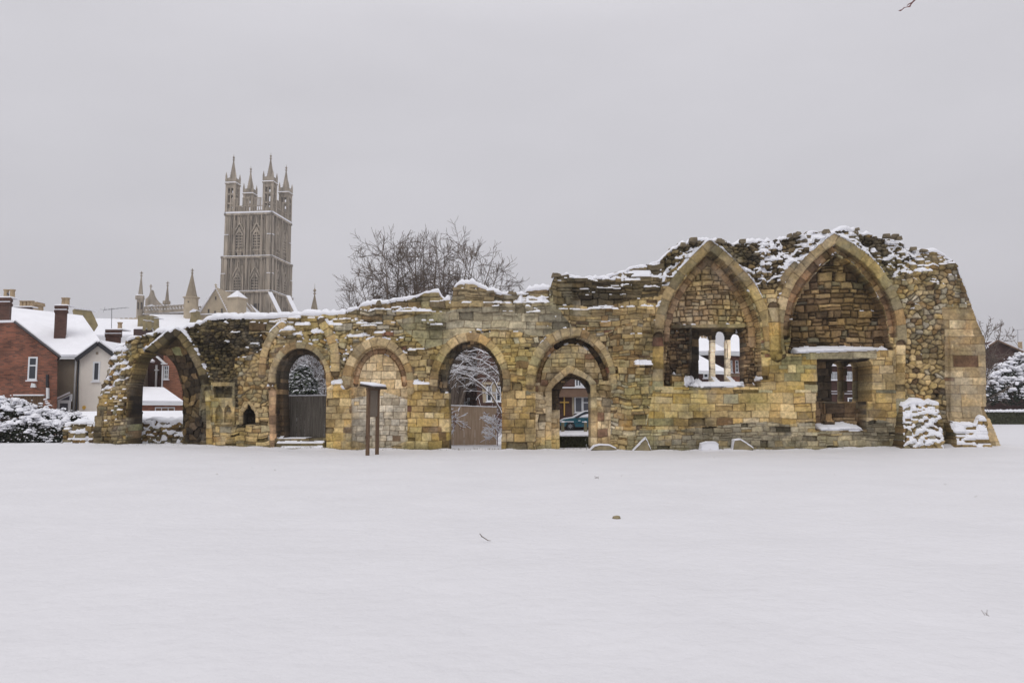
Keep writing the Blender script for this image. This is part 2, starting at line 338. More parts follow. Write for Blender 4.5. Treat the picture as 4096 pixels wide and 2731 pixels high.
class Relief:
    """a masonry wall as real relief: front surface y = Y0 - H(x, z)"""
    def __init__(s, x0, x1, z1, Y0, step=0.025, z0=-0.3):
        s.x = np.arange(x0, x1, step); s.z = np.arange(z0, z1, step); s.X, s.Z = np.meshgrid(s.x, s.z); s.step = step; s.Y0 = Y0
        s.PX, s.PY = proj(s.X, Y0, s.Z)
        sh = s.X.shape; s.off = np.zeros(sh); s.rel = np.zeros(sh); s.col = np.zeros(sh+(3,)); s.lab = np.zeros(sh, int); s.mask = np.ones(sh, bool)
        s.amt = np.zeros(sh); s.force = np.zeros(sh, bool); s.thick = 1.2; s.names = {0: 'masonry'}; s.ID = np.zeros(sh, np.int64); s.CX = s.X.copy(); s.CZ = s.Z.copy()
    def style(s, m, kind, pal, seed, relief=0.03, joint=0.03, rw=0.03, **kw):
        if not m.any(): return
        X = s.X[m]; Z = s.Z[m]
        if kind == 'c': ID, E, CX, CZ = coursed(X, Z, seed=seed, **kw)
        else: ID, E, CX, CZ = worley(X, Z, seed=seed, **kw)
        s.put(m, ID, E, pal, seed, relief, joint, rw, np.clip((fbm(CX, CZ, .55, 777, 3)-.3)*2.2, 0, 1)*.75); s.CX[m] = CX; s.CZ[m] = CZ
    def put(s, m, ID, E, pal, seed, relief, joint, rw, lf=None):
        X = s.X[m]; Z = s.Z[m]
        jv = np.clip(fbm(X, Z, .9, seed+60, 4)*3.2-.6, .6, 1) if pal not in ('tym', 'brown', 'dark', 'wet_shade') else np.clip(fbm(X, Z, 1.2, seed+60, 3)*3-.4, .75, 1)
        r1 = h01(ID, ID >> 4, seed+20); q = np.clip(E/rw, 0, 1); q = 1-(1-q)**2
        nse = (fbm(X, Z, 6.0, seed+30, 3)-.5)*relief*0.7
        s.rel[m] = (r1-.5)*2*relief+nse-joint*(1-q)*jv; s.ID[m] = ID
        c = palette(ID, pal, seed+40, lf)
        jd = np.clip(E/(0.014+0.016*h01(ID, ID >> 3, seed+41)), 0, 1)[..., None]
        mort = np.array([.13, .09, .055]) if pal in ('gold', 'pale', 'palegrey', 'grey', 'mould', 'inner') else (np.array([.075, .053, .036]) if pal in ('mixed', 'tym') else np.array([.04, .03, .024]))
        jd = 1-(1-jd)*jv[..., None]; tone = fbm(X, Z, 3.1, seed+61, 4)[..., None]; grain = fbm(X, Z, 11.0, seed+62, 2)[..., None]
        c = c*(.80+.40*tone)*(.84+.32*grain)
        s.col[m] = c*jd+mort*(1-jd)
    def label(s, m, k, name): s.lab[m] = k; s.names[k] = name
    def snowfall(s, k_lo, k_hi, seed, cap=0.022):
        """snow lies on every ledge: fills upward from each lip with a slope"""
        H = s.off+s.rel; dz = s.step
        nz = fbm(s.X, s.Z, 1.6, seed, 4); nf = fbm(s.X, s.Z, 5.0, seed+9, 3)
        a = np.clip(s.amt, 0, 1)
        k = k_hi+(k_lo-getattr(s, 'kmin', 0)-k_hi)*a; k = k*(0.75+0.6*nf)
        src = ((nz*0.55+nf*0.45) < (0.37+0.45*a)) | s.force
        S = np.full(H.shape, -9.0); prev = np.full(H.shape[1], -9.0)
        for j in range(H.shape[0]):
            cand = np.where(src[j] & s.mask[j], H[j], -9.0)
            S[j] = np.maximum(prev-k[j]*dz, cand)
            # a lip is only a lip where the surface steps back above it
            prev = S[j]
        T = S-H
        for _ in range(2):
            T[:, 1:-1] = (T[:, :-2]+2*T[:, 1:-1]+T[:, 2:])/4
        T[1:-1] = np.where(T[1:-1] > 0, (T[:-2]+4*T[1:-1]+T[2:])/6, T[1:-1])
        s.snow = (T > 0.014+.02*(vn(s.X*9, s.Z*9, seed+2)-.3)) & s.mask
        s.T = np.where(s.snow, T+cap*np.clip(T/0.05, 0, 1), 0)
    def build(s, parent, mat, snowmat, snow_name='snow'):
        nz_, nx = s.X.shape; H = s.off+s.rel+s.T
        V = np.stack([s.X, s.Y0-H, s.Z], -1).reshape(-1, 3); nV = len(V)
        ctr = s.mask[:-1, :-1] & s.mask[1:, :-1] & s.mask[:-1, 1:] & s.mask[1:, 1:]
        sn = (s.snow[:-1, :-1].astype(int)+s.snow[1:, :-1]+s.snow[:-1, 1:]+s.snow[1:, 1:]) >= 2
        flab = np.where(sn, 99, s.lab[:-1, :-1])
        idx = np.arange(nV).reshape(nz_, nx)
        q = np.stack([idx[:-1, :-1], idx[:-1, 1:], idx[1:, 1:], idx[1:, :-1]], -1)
        Fq = [q[ctr]]; Fl = [flab[ctr]]
        VB = V.copy(); VB[:, 1] = s.Y0+s.thick
        # sides: wherever a kept cell meets a missing one
        pad = np.zeros((nz_+1, nx+1), bool); pad[1:-1, 1:-1] = ctr; plab = np.zeros((nz_+1, nx+1), int); plab[1:-1, 1:-1] = s.lab[:-1, :-1]; pup = plab.copy(); pup[1:-1, 1:-1] = flab
        # vertical edges (between cell columns), at x index i, from z j to j+1
        Lc = pad[1:-1, :-1]; Rc = pad[1:-1, 1:]
        a = idx[:-1, :]; b = idx[1:, :]
        m1 = Lc & ~Rc; m2 = Rc & ~Lc
        Fq.append(np.stack([a[m1], a[m1]+nV, b[m1]+nV, b[m1]], -1)); Fl.append(plab[1:-1, :-1][m1])
        Fq.append(np.stack([a[m2], b[m2], b[m2]+nV, a[m2]+nV], -1)); Fl.append(plab[1:-1, 1:][m2])
        Bc = pad[:-1, 1:-1]; Tc = pad[1:, 1:-1]; a = idx[:, :-1]; b = idx[:, 1:]
        m1 = Bc & ~Tc; m2 = Tc & ~Bc
        Fq.append(np.stack([a[m1], b[m1], b[m1]+nV, a[m1]+nV], -1)); Fl.append(pup[:-1, 1:-1][m1])
        Fq.append(np.stack([a[m2], a[m2]+nV, b[m2]+nV, b[m2]], -1)); Fl.append(plab[1:, 1:-1][m2])
        # back: runs of kept cells
        bf = []
        for j in range(nz_-1):
            row = np.concatenate([[0], ctr[j].astype(int), [0]]); d = np.diff(row); st = np.where(d == 1)[0]; en = np.where(d == -1)[0]
            for p, q_ in zip(st, en): bf.append((idx[j, p]+nV, idx[j+1, p]+nV, idx[j+1, q_]+nV, idx[j, q_]+nV))
        Fq.append(np.array(bf)); Fl.append(np.zeros(len(bf), int))
        F = np.concatenate(Fq); FL = np.concatenate(Fl)
        VV = np.concatenate([V, VB]); CC = s.col.reshape(-1, 3); CC = np.concatenate([CC, CC*.45])  # rear edges darkened: shade of the reveals painted into the vertex colour
        org = parent.location
        res = {}
        for k in np.unique(FL):
            f = F[FL == k]; u, inv = np.unique(f, return_inverse=True); inv = inv.reshape(-1, 4)
            nm = snow_name if k == 99 else s.names[k]
            me = bpy.data.meshes.new(nm); me.vertices.add(len(u)); me.vertices.foreach_set('co', (VV[u]-np.array(org)).astype(np.float32).ravel())
            me.loops.add(len(f)*4); me.loops.foreach_set('vertex_index', inv.astype(np.int32).ravel())
            me.polygons.add(len(f)); me.polygons.foreach_set('loop_start', np.arange(0, len(f)*4, 4, dtype=np.int32)); 
            me.polygons.foreach_set('use_smooth', [k == 99]*len(f))
            me.update(calc_edges=True); me.materials.append(snowmat if k == 99 else mat)
            if k != 99:
                at = me.color_attributes.new('Col', 'FLOAT_COLOR', 'POINT'); cc = np.ones((len(u), 4), np.float32); cc[:, :3] = CC[u]; at.data.foreach_set('color', cc.ravel())
            o = bpy.data.objects.new(nm, me); COL.objects.link(o); o.parent = parent; res[nm] = o
        return res

# ------------------------------------------------------------------ the ruined priory wall
YW = 31.5
TOP = [(372,1629),(377,1540),(393,1494),(403,1443),(426,1407),(416,1384),(454,1377),(485,1354),(530,1343),(587,1330),(699,1315),(733,1308),(780,1290),(843,1270),(924,1267),(1020,1269),
 (1100,1264),(1187,1260),(1205,1255),(1250,1256),(1348,1248),(1424,1232),(1433,1217),(1536,1202),(1580,1195),(1640,1192),(1660,1182),(1712,1160),(1724,1153),(1765,1165),(1772,1196),(1806,1195),(1812,1128),(1872,1121),
 (1916,1138),(1950,1153),(2060,1160),(2203,1147),(2212,1102),(2281,1086),(2386,1112),(2490,1080),(2600,1048),(2647,1034),(2682,992),(2769,956),(2830,945),(2960,957),(3135,940),(3222,927),(3326,914),(3483,914),(3580,932),(3622,948),
 (3650,960),(3675,985),(3750,998),(3779,1010),(3814,1035),(3840,1090),(3866,1157),(3901,1262),(3928,1323),(3936,1358),(3939,1637),(3979,1790),(3985,2300),(372,2300),(372,1629)]
ru = thing('ruined_wall', 'long ruined medieval stone wall with round and pointed arches, capped in snow', 'ruin', (0, YW, 0))
rw = Relief(-17.2, 19.6, 9.0, YW)
PX, PY, X, Z = rw.PX, rw.PY, rw.X, rw.Z
jx = (vn(X*1.1, Z*1.1, 71)-.5)*26; jy = (vn(X*1.1, Z*1.1, 72)-.5)*22      # ragged region borders
def reg(poly, rag=1.0): return inpoly(PX+jx*rag, PY+jy*rag, poly)
full = np.ones(X.shape, bool)
# -- masonry styles, broad to narrow
rw.style(full, 'c', 'mixed', 11, relief=.045, joint=.035, rw=.04, hmin=.15, hmax=.30, wmin=.18, wmax=.5, split=.35, warp=.07)
rw.style(reg([(1250,1500),(1420,1540),(1720,1520),(2060,1500),(2140,1600),(2140,1900),(1000,1900),(1040,1560)]), 'c', 'gold', 12, relief=.032, joint=.028, rw=.03, hmin=.22, hmax=.34, wmin=.22, wmax=.5, split=.15, warp=.035)
rw.style(reg([(1540,1240),(1900,1200),(2230,1180),(2300,1350),(2050,1330),(1900,1320),(1700,1400),(1620,1330)]), 'c', 'grey', 13, relief=.022, joint=.016, rw=.03, hmin=.22, hmax=.4, wmin=.35, wmax=.9, split=.25, warp=.05)
rw.style(reg([(2440,1330),(2640,1250),(2640,1800),(2370,1900),(2400,1560)]), 'c', 'mixed', 14, relief=.055, joint=.045, rw=.05, hmin=.13, hmax=.32, wmin=.14, wmax=.45, split=.4, warp=.07)
rw.style(reg([(2620,1500),(3100,1400),(3620,1380),(3640,1900),(2560,1900)], .5), 'c', 'gold', 15, relief=.026, joint=.022, rw=.025, hmin=.26, hmax=.42, wmin=.3, wmax=.62, split=.12, warp=.03)
rw.style(reg([(2560,1715),(3100,1690),(3600,1690),(3640,1900),(2500,1900)], 1.2), 'c', 'grey', 16, relief=.02, joint=.028, rw=.03, hmin=.12, hmax=.24, wmin=.2, wmax=.5, split=.3, warp=.05)
rw.style(reg([(3575,960),(3840,1010),(3800,1300),(3790,1850),(3610,1850),(3620,1300),(3520,1030)], .7), 'w', 'mixed', 17, relief=.06, joint=.07, rw=.06, sx=.27, sz=.2)
rw.style(reg([(3770,1230),(3990,1230),(4020,1900),(3795,1900)], .6), 'c', 'pale', 18, relief=.008, joint=.010, rw=.02, hmin=.3, hmax=.5, wmin=.5, wmax=1.1, split=.1, warp=.02)
rw.style(reg([(430,1300),(1100,1200),(1060,1480),(1040,1660),(830,1660),(810,1480),(770,1400),(740,1300),(430,1500)], 3.0), 'w', 'dark', 19, relief=.055, joint=.06, rw=.05, sx=.20, sz=.13)
rw.style(reg([(1000,1400),(1060,1400),(1090,1540),(1090,1640),(950,1640),(940,1440)], 1.2), 'w', 'mixed', 20, relief=.05, joint=.06, rw=.05, sx=.24, sz=.17)
rw.style(reg([(820,1640),(1100,1640),(1100,1900),(820,1900)], .8), 'c', 'mixed', 21, relief=.025, joint=.03, rw=.04, hmin=.14, hmax=.28, wmin=.2, wmax=.45, split=.3, warp=.07)
rw.style(reg([(300,1300),(600,1330),(560,1440),(500,1520),(505,1900),(300,1900)], .3), 'c', 'gold', 22, relief=.05, joint=.06, rw=.05, hmin=.12, hmax=.2, wmin=.16, wmax=.36, split=.15, warp=.05)
rw.style(reg([(360,1300),(620,1330),(560,1440),(500,1520),(400,1560),(360,1600)], .8), 'w', 'mixed', 23, relief=.13, joint=.10, rw=.07, sx=.26, sz=.2)
rw.style(reg([(360,1640),(408,1640),(395,1900),(300,1900)], .1), 'c', 'dark', 24, relief=.02, joint=.02, rw=.03, hmin=.3, hmax=.5, wmin=.3, wmax=.6)
rw.style(reg([(1060,1270),(1420,1250),(1400,1420),(1330,1540),(1330,1420),(1240,1350),(1120,1350),(1040,1450)], 1), 'w', 'mixed', 25, relief=.07, joint=.08, rw=.06, sx=.28, sz=.2)
toprub = reg([(1000,1250),(1500,1180),(2200,1120),(2200,1215),(1800,1235),(1500,1290),(1380,1330),(1000,1330)], 1)
rw.style(toprub, 'c', 'mixed', 26, relief=.07, joint=.06, rw=.06, hmin=.16, hmax=.34, wmin=.3, wmax=.9, split=.3, warp=.08)
rw.style(reg([(2200,1090),(2680,980),(2640,1180),(2400,1230),(2220,1210)], 1), 'c', 'dark', 27, relief=.08, joint=.06, rw=.06, hmin=.12, hmax=.28, wmin=.25, wmax=.8, split=.4, warp=.08)
rw.style(reg([(2650,900),(3640,900),(3700,1000),(3560,1120),(3400,960),(3300,960),(3130,1120),(3080,1230),(2850,960),(2660,1090)], .8), 'w', 'dark', 28, relief=.11, joint=.11, rw=.06, sx=.24, sz=.17)
rw.style(reg([(3040,1150),(3110,1150),(3110,1290),(3070,1290)], 1), 'c', 'gold', 29, relief=.03, joint=.04, rw=.04, hmin=.15, hmax=.24, wmin=.2, wmax=.4)

# -- gentle unevenness of the whole face, plus sloping back near the broken top
rw.off += (fbm(X, Z, .5, 90, 3)-.5)*.12
# pixel row of the wall top for each column, to measure depth below it
tx = np.array([p[0] for p in TOP[:64]], float); ty = np.array([p[1] for p in TOP[:64]], float)
o_ = np.argsort(tx, kind='stable'); top_at = lambda q: np.interp(q, tx[o_], ty[o_])
DT = PY-top_at(PX)                                                     # px (about cm) below the top
CPX, CPY = proj(rw.CX, YW, rw.CZ); DTc = CPY-top_at(CPX)
rw.off -= .30*np.clip(1-DTc/80, 0, 1)**1.3*np.clip((PX-2450)/300, .35, 1)*np.clip((3830-PX)/60, .1, 1)
rw.off -= .55*np.clip(1-DTc/150, 0, 1)*(np.clip((PX-2900)/60, 0, 1)*np.clip((3230-PX)/60, 0, 1)+np.clip((PX-3430)/60, 0, 1)*np.clip((3740-PX)/60, 0, 1))
rw.off -= .75*np.clip((545-CPX)/130, 0, 1)*np.clip((1720-CPY)/330, 0, 1)    # left pier leans back as it breaks off
# -- stepped ledges of the broken courses
def ledge(x0, x1, y, d=.13, h=16, slope=0.0, sn=False):
    yy = PY-slope*(PX-x0); m = (PX+jx*.5 > x0) & (PX+jx*.5 < x1) & (yy > y+jy*.15) & (yy < y+h+jy*.4)
    rw.off[m] += d
    if sn:
        q = (PX+jx*.5 > x0+3) & (PX+jx*.5 < x1-3) & (yy > y-22+jy) & (yy < y+6); rw.amt[q] = np.maximum(rw.amt[q], .95); rw.force[m & (yy < y+8)] = True
def setback(x0, x1, y0, y1, d):
    m = (PX+jx*.6 > x0) & (PX+jx*.6 < x1) & (PY > y0+jy*.3) & (PY < y1+jy*.25); rw.off[m] -= d
for a in ((1800,2200,1100,1210,.14),(1560,1800,1150,1246,.10),(2230,2490,1060,1237,.14),(2400,2640,1030,1226,.10),(1420,1580,1190,1290,.12),(1380,1480,1200,1340,.1),(2640,2700,960,1110,.1)): setback(*a)
for a in ((1851,2087,1212),(1690,1745,1283),(1650,1726,1246),(2284,2373,1179),(2355,2480,1237),(2400,2610,1226),(2440,2520,1175),(2300,2440,1112),(1940,2010,1160),(1560,1600,1228),(1470,1530,1235),(2500,2600,1090),(2390,2500,1150),(1500,1540,1330),(1640,1700,1395),(2040,2075,1462),
          (2535,2610,1450),(2450,2500,1430),(2500,2560,1120),(2100,2160,1250),(2180,2230,1268),(3665,3730,1082),(3610,3655,1088),(3640,3700,1010),(3780,3830,1050),(2960,3010,1170),(3690,3760,1130),(1720,1770,1300),(1800,1850,1270),(2010,2070,1245),(1250,1300,1330),(1300,1370,1300),(1390,1450,1345),(1440,1500,1300),(1180,1240,1300),(1120,1180,1320),(880,930,1390),(940,990,1430),(900,960,1330),(1000,1040,1375),(1040,1075,1400),(1380,1420,1400),(1330,1380,1440),(1600,1640,1350),(2480,2530,1300),(2300,2340,1320)): ledge(*a, d=.12)
# capitals / imposts
for x0, x1, y, h, d in ((1312,1402,1534,26,.16),(1622,1725,1536,26,.14),(1060,1100,1543,22,.12),(2030,2075,1463,18,.12),(2395,2452,1512,26,.16),(2535,2612,1458,22,.12),(1085,1180,1548,18,.10),(2455,2490,1500,22,.1),(3040,3076,1520,20,.12),(2730,2790,1535,18,.08)): ledge(x0, x1, y, d=d, h=h, sn=(x0 not in (1085, 2455, 3040, 2395, 2030)))

# -- recesses and openings (outlines as seen on the face)
def recess(poly, d, pal=None, rag=.15, seed=50, kind='c', lab=None, **kw):
    m = reg(poly, rag); rw.off[m] = np.minimum(rw.off[m], 0)*0-d+(fbm(X[m], Z[m], .7, 93, 2)-.5)*.05
    if pal: rw.style(m, kind, pal, seed, **kw)
    if lab: rw.label(m, *lab)
    if d > .3:      # the arris: the reveal repeats the recess palette, dark ones with shade put in
        er = m.copy()
        for dz_, dx_ in ((0, 1), (0, -1), (-1, 0)): er &= np.roll(np.roll(m, dz_, 0), dx_, 1)
        rw.off[m & ~er] = -.05; rw.rel[m & ~er] *= .2
    return m
def opening(poly, rag=.15): rw.mask &= ~reg(poly, rag)
def band(pts, wpx, d, pal, seed, vl=30, rnd=.03, base=None, lab=None, clip=None, joint=.02):
    """row of dressed arch stones along a line; wpx wide, standing d proud of the face"""
    D, S = polydist(PX, PY, pts); m = (D < wpx/2*(1+(vn(X*4, Z*4, seed)-.5)*.22))
    if clip is not None: m &= clip
    vb = [0]; rr = np.random.RandomState(seed)
    while vb[-1] < 4000: vb.append(vb[-1]+vl*rr.uniform(.7, 1.35))
    vb = np.array(vb); c = np.searchsorted(vb, S[m])-1
    e = np.minimum(S[m]-vb[c], vb[c+1]-S[m])/100.0; e2 = (wpx/2-D[m])/100.0
    if base is not None: rw.off[m] = base
    rw.off[m] = np.minimum(rw.off[m], .05)*(0 if base is None else 1)+(0 if base is None else 0)+d
    rw.put(m, c+seed*9001, np.minimum(e, e2+.01), pal, seed, .014, joint, .035)
    rw.rel[m] -= .045*np.clip(1-e2/.09, 0, 1)**1.5
    if lab: rw.label(m, *lab)
    return m
LAB = 1
def nl(name):
    global LAB
    LAB += 1; return (LAB, name)
SP = 1900
# A1: left pointed arch, splayed
f1 = catmull([(508,1560),(530,1495),(565,1440),(610,1390),(655,1355),(704,1333),(745,1368),(785,1438),(812,1500),(822,1560)], 4)
o1 = catmull([(572,1560),(577,1530),(599,1454),(622,1425),(647,1411),(675,1432),(704,1473),(722,1520),(728,1559)], 4)
poly_f1 = [(508,SP)]+f1+[(830,SP)]; poly_o1 = [(566,SP)]+o1+[(738,SP)]
m = reg(poly_f1, .25); Dn, _ = polydist(PX[m], PY[m], [(508,SP)]+f1+[(830,SP)]); 
# the rear edge lies farther back: bring its outline onto the front grid
PXb, PYb = proj(X, YW+1.2, Z); mo = inpoly(PXb+jx*.1, PYb+jy*.1, poly_o1)
rear_px = [(2048+(p[0]-2048)*1.038, 1635+(p[1]-1635)*1.038) for p in [(566,SP)]+o1+[(738,SP)]]
Do, _ = polydist(PX[m], PY[m], rear_px)
t = Dn/(Dn+Do+1e-6); rw.off[m] = -(.12+1.05*t)-.0
rw.style(m, 'w', 'wet_shade', 51, relief=.07, joint=.05, rw=.06, sx=.34, sz=.27)
pl_ = m & (h01(rw.ID, rw.ID >> 3, 99) > .80); rw.col[pl_] = np.minimum(rw.col[pl_]*2.6, .4)
rw.mask &= ~mo
hood1 = catmull([(592,1412),(640,1372),(704,1330),(755,1385),(790,1445),(815,1505),(826,1570)], 4)
band(hood1, 34, .10, 'dark', 52, vl=34, lab=nl('arch'))
m = band([(832,1560),(836,1660),(838,SP)], 26, .05, 'gold', 53, vl=36)
# niches between the first two arches
m = reg([(845,1528),(940,1528),(940,1700),(845,1700)], .1); rw.off[m] += .07; rw.style(m, 'c', 'mixed', 54, relief=.01, joint=.012, rw=.02, hmin=.2, hmax=.4, wmin=.2, wmax=.4)
recess([(858,1543),(930,1543),(930,1590),(858,1590)], .22, 'dark', .1, 55, relief=.05, joint=.03, rw=.04, hmin=.15, hmax=.25, wmin=.15, wmax=.3)
lint = reg([(856,1530),(932,1530),(932,1548),(925,1552),(918,1546),(905,1556),(893,1547),(880,1554),(868,1547),(856,1552)], .05); rw.off[lint] = .08
for cx_ in (877, 912): recess([(cx_-14,1690),(cx_-14,1645),(cx_-9,1630),(cx_,1620),(cx_+9,1630),(cx_+14,1645),(cx_+14,1690)], .10, 'mixed', .1, 56, relief=.02, joint=.02, rw=.03, hmin=.3, hmax=.4, wmin=.3, wmax=.4)
hn = [(963,1695),(963,1652),(975,1630),(995,1613),(1014,1632),(1028,1655),(1028,1695)]
band(hn, 16, .06, 'mould', 57, vl=20)
recess([(971,1697),(971,1655),(980,1640),(988,1634),(990,1622),(995,1616),(1001,1624),(1004,1636),(1014,1642),(1021,1658),(1021,1697)], .5, 'soot_shade', .05, 58, lab=nl('niche'), relief=.02, joint=.02, rw=.03, hmin=.2, hmax=.3, wmin=.2, wmax=.3)
# ruined outer rib around A2
band(catmull([(1048,1500),(1056,1420),(1085,1345),(1130,1302)], 4), 30, .10, 'mould', 59, vl=34)
band(catmull([(1290,1290),(1322,1345),(1340,1410),(1342,1490)], 4), 38, .12, 'mould', 60, vl=36)
# A2: open round arch with hood
in2 = arc(1204,1515,100,1393); 
band(arc(1200,1530,112,1381)[0:], 32, .09, 'mould', 61, vl=30, lab=nl('arch'))
m = band([(1090,1560),(1095,SP)], 30, .05, 'inner', 62, vl=34)
recess([(1104,SP)]+arc(1204,1515,100,1393)+[(1304,1560),(1304,SP)], .34, 'wet_shade', .1, 63, relief=.03, joint=.03, rw=.04, hmin=.18, hmax=.3, wmin=.16, wmax=.3)
opening([(1128,1750)]+arc(1206,1520,84,1412)+[(1300,1560),(1302,1750)], .1)
# steps inside A2
for k, (x0, x1, y, d) in enumerate(((1100,1302,1752,-.05),(1110,1300,1770,.22),(1130,1300,1788,.45))):
    m = reg([(x0,y),(x1,y),(x1,SP),(x0,SP)], .12); rw.off[m] = d; rw.style(m, 'c', 'dark', 64+k, relief=.02, joint=.02, rw=.03, hmin=.3, hmax=.5, wmin=.5, wmax=1.2); rw.force[m] = True
m = reg([(1222,1752),(1240,1740),(1275,1740),(1290,1752)], .1); rw.off[m] = .0
# A3: blocked round arch
band(arc(1512,1540,126,1367)+[(1640,1560)], 38, .10, 'mould', 67, vl=34, lab=nl('arch'))
recess([(1404,SP)]+arc(1516,1535,112,1386)+[(1630,SP)], .26, 'pale', .1, 68, lab=nl('arch_infill'), relief=.016, joint=.022, rw=.025, hmin=.24, hmax=.38, wmin=.28, wmax=.6, split=.1, warp=.03)
m = reg([(1395,1598),(1540,1570),(1640,1600),(1640,1760),(1540,1790),(1400,1770)], 1.0) & (rw.lab == LAB); rw.style(m, 'c', 'palegrey', 69, relief=.02, joint=.018, rw=.025, hmin=.2, hmax=.3, wmin=.22, wmax=.5, split=.15, warp=.03)
band(arc(1516,1535,98,1402), 22, -.16, 'inner', 70, vl=26, base=-.16)
# A4: open round arch
band(arc(1880,1545,143,1349), 40, .10, 'mould', 71, vl=34, lab=nl('arch'))
recess([(1762,1570),(1752,1545)]+arc(1882,1540,130,1364)+[(2006,1570)], .26, 'wet_shade', .1, 72, relief=.03, joint=.03, rw=.03, hmin=.2, hmax=.3, wmin=.14, wmax=.24)
opening([(1800,SP),(1797,1550)]+arc(1893,1535,106,1381)+[(2005,1600),(2004,SP)], .12)
# A5: blocked round arch with a pointed doorway
band(arc(2285,1540,164,1329), 38, .10, 'mould', 73, vl=36, lab=nl('arch'))
recess([(2141,SP)]+arc(2292,1535,150,1345)+[(2446,1560),(2440,SP)], .34, 'pale', .12, 74, lab=nl('arch_infill'), relief=.03, joint=.035, rw=.04, hmin=.22, hmax=.36, wmin=.24, wmax=.5, split=.2, warp=.05)
band(arc(2292,1540,138,1360)[:8], 18, -.24, 'inner', 175, vl=24, base=-.24, clip=PY < 1530); band(arc(2292,1560,138,1360)[7:], 22, -.26, 'wet_shade', 75, vl=26, base=-.26, clip=PY < 1522)  # the dark ring paints in the shaded soffit
m = reg([(2130,1560),(2215,1600),(2215,SP),(2120,SP)], .5) | reg([(2370,1560),(2450,1600),(2460,SP),(2350,SP)], .5); rw.off[m] = -.05+(rw.off[m]+.3)*.2; rw.lab[m] = 0
dh = [(2196,SP),(2196,1560),(2212,1532),(2240,1505),(2279,1474),(2320,1494),(2350,1512),(2372,1535),(2376,1640),(2374,SP)]
band(dh, 30, -.02, 'pale', 76, vl=46, base=-.02, lab=nl('door_surround'), joint=.012)
recess([(2206,SP),(2206,1556),(2222,1535),(2250,1512),(2283,1490),(2320,1506),(2350,1522),(2362,1545),(2363,SP)], .5, 'wet_shade', .08, 77, relief=.03, joint=.03, rw=.03, hmin=.2, hmax=.35, wmin=.2, wmax=.4)
m = reg([(2206,1640),(2246,1640),(2246,SP),(2206,SP)], .05); rw.style(m, 'c', 'pale', 78, relief=.02, joint=.02, rw=.03, hmin=.3, hmax=.5, wmin=.4, wmax=.5)
opening([(2244,SP),(2243,1640),(2236,1600),(2246,1560),(2266,1530),(2290,1513),(2325,1520),(2350,1548),(2363,1580),(2366,SP)], .08)
# A6: pointed arch with three-light window
h6 = catmull([(2630,1420),(2632,1345),(2640,1270),(2665,1190),(2705,1120),(2770,1045),(2838,980)], 4)+catmull([(2838,980),(2905,1035),(2960,1092),(3010,1160),(3045,1230),(3066,1300),(3075,1380)], 4)[1:]
i6 = catmull([(2655,1360),(2660,1290),(2682,1215),(2722,1140),(2780,1066),(2840,1004)], 4)+catmull([(2840,1004),(2895,1052),(2945,1110),(2990,1175),(3022,1240),(3040,1310),(3044,1370)], 4)[1:]
recess([(2655,1545),(2655,1400)]+i6+[(3044,1400),(3050,1545)], .42, 'tym', .15, 80, kind='c', lab=nl('arch_infill'), relief=.055, joint=.09, rw=.055, hmin=.15, hmax=.28, wmin=.14, wmax=.36, split=.2, warp=.055)
m = reg([(2690,1300),(3010,1300),(3050,1545),(2660,1545)], .1); rw.style(m, 'c', 'brown', 81, relief=.06, joint=.08, rw=.05, hmin=.12, hmax=.22, wmin=.14, wmax=.32, split=.2, warp=.08); rw.off[m] -= .08
i6b = [(2838+(p[0]-2838)*.90, 1400+(p[1]-1400)*.93) for p in i6]
band(i6b, 30, -.22, 'inner', 79, vl=30, base=-.22)
band(h6, 39, .12, 'mould', 82, vl=52, lab=nl('arch'))
m = band([(2632,1350),(2632,1450),(2630,1545)], 44, .07, 'gold', 83, vl=40)
recess([(2765,1303),(2975,1300),(2978,1420),(2968,1550),(2750,1550),(2768,1420)], .85, 'soot_shade', .1, 84, relief=.02, joint=.02, rw=.03, hmin=.3, hmax=.4, wmin=.3, wmax=.6)
m = reg([(2690,1296),(2990,1290),(2992,1306),(2690,1309)], .05); rw.off[m] = -.30; rw.style(m, 'c', 'dark', 184, relief=.005, joint=.005, rw=.02, hmin=.6, hmax=.9, wmin=2, wmax=3)
m6 = [nl('mullion'), nl('mullion')]
for k, (x0, x1) in enumerate(((2868,2882),(2931,2944))):
    m = (PX > x0-6) & (PX < x1+6) & (PY > 1352) & (PY < 1530); rw.off[m] = -.92; rw.style(m, 'c', 'lit_mullion', 85+k, relief=.004, joint=.004, rw=.02, hmin=.6, hmax=.9, wmin=.5, wmax=.6); rw.label((PX > x0-3) & (PX < x1+3) & (PY > 1352) & (PY < 1530), *m6[k])
for x0, x1, ya in ((2793,2838,1341),(2860,2900,1325),(2921,2962,1335)):
    xa, xb = (x0+2048*.025)/1.025, 0
    s_ = 1+1.0/31.5; q0 = 2048+(x0-2048)*s_; q1 = 2048+(x1-2048)*s_      # lights sit a metre behind the face
    yy = lambda y: 1635+(y-1635)*s_
    opening([(q0,yy(1527)),(q0,yy(ya+20)),(q0+6,yy(ya+6)),((q0+q1)/2,yy(ya)),(q1-6,yy(ya+6)),(q1,yy(ya+20)),(q1,yy(1527))], 0)
m = reg([(2735,1548),(2790,1522),(2985,1515),(3010,1528),(3045,1545)], .1) & (rw.off < -.3); rw.off[m] = np.maximum(rw.off[m], -.75+(PY[m]-1515)/30*.5)
m = reg([(2690,1500),(2738,1488),(2742,1545),(2690,1548)], .3); rw.off[m] = -.1; rw.style(m, 'c', 'mixed', 87, relief=.06, joint=.05, rw=.05, hmin=.2, hmax=.35, wmin=.25, wmax=.4)
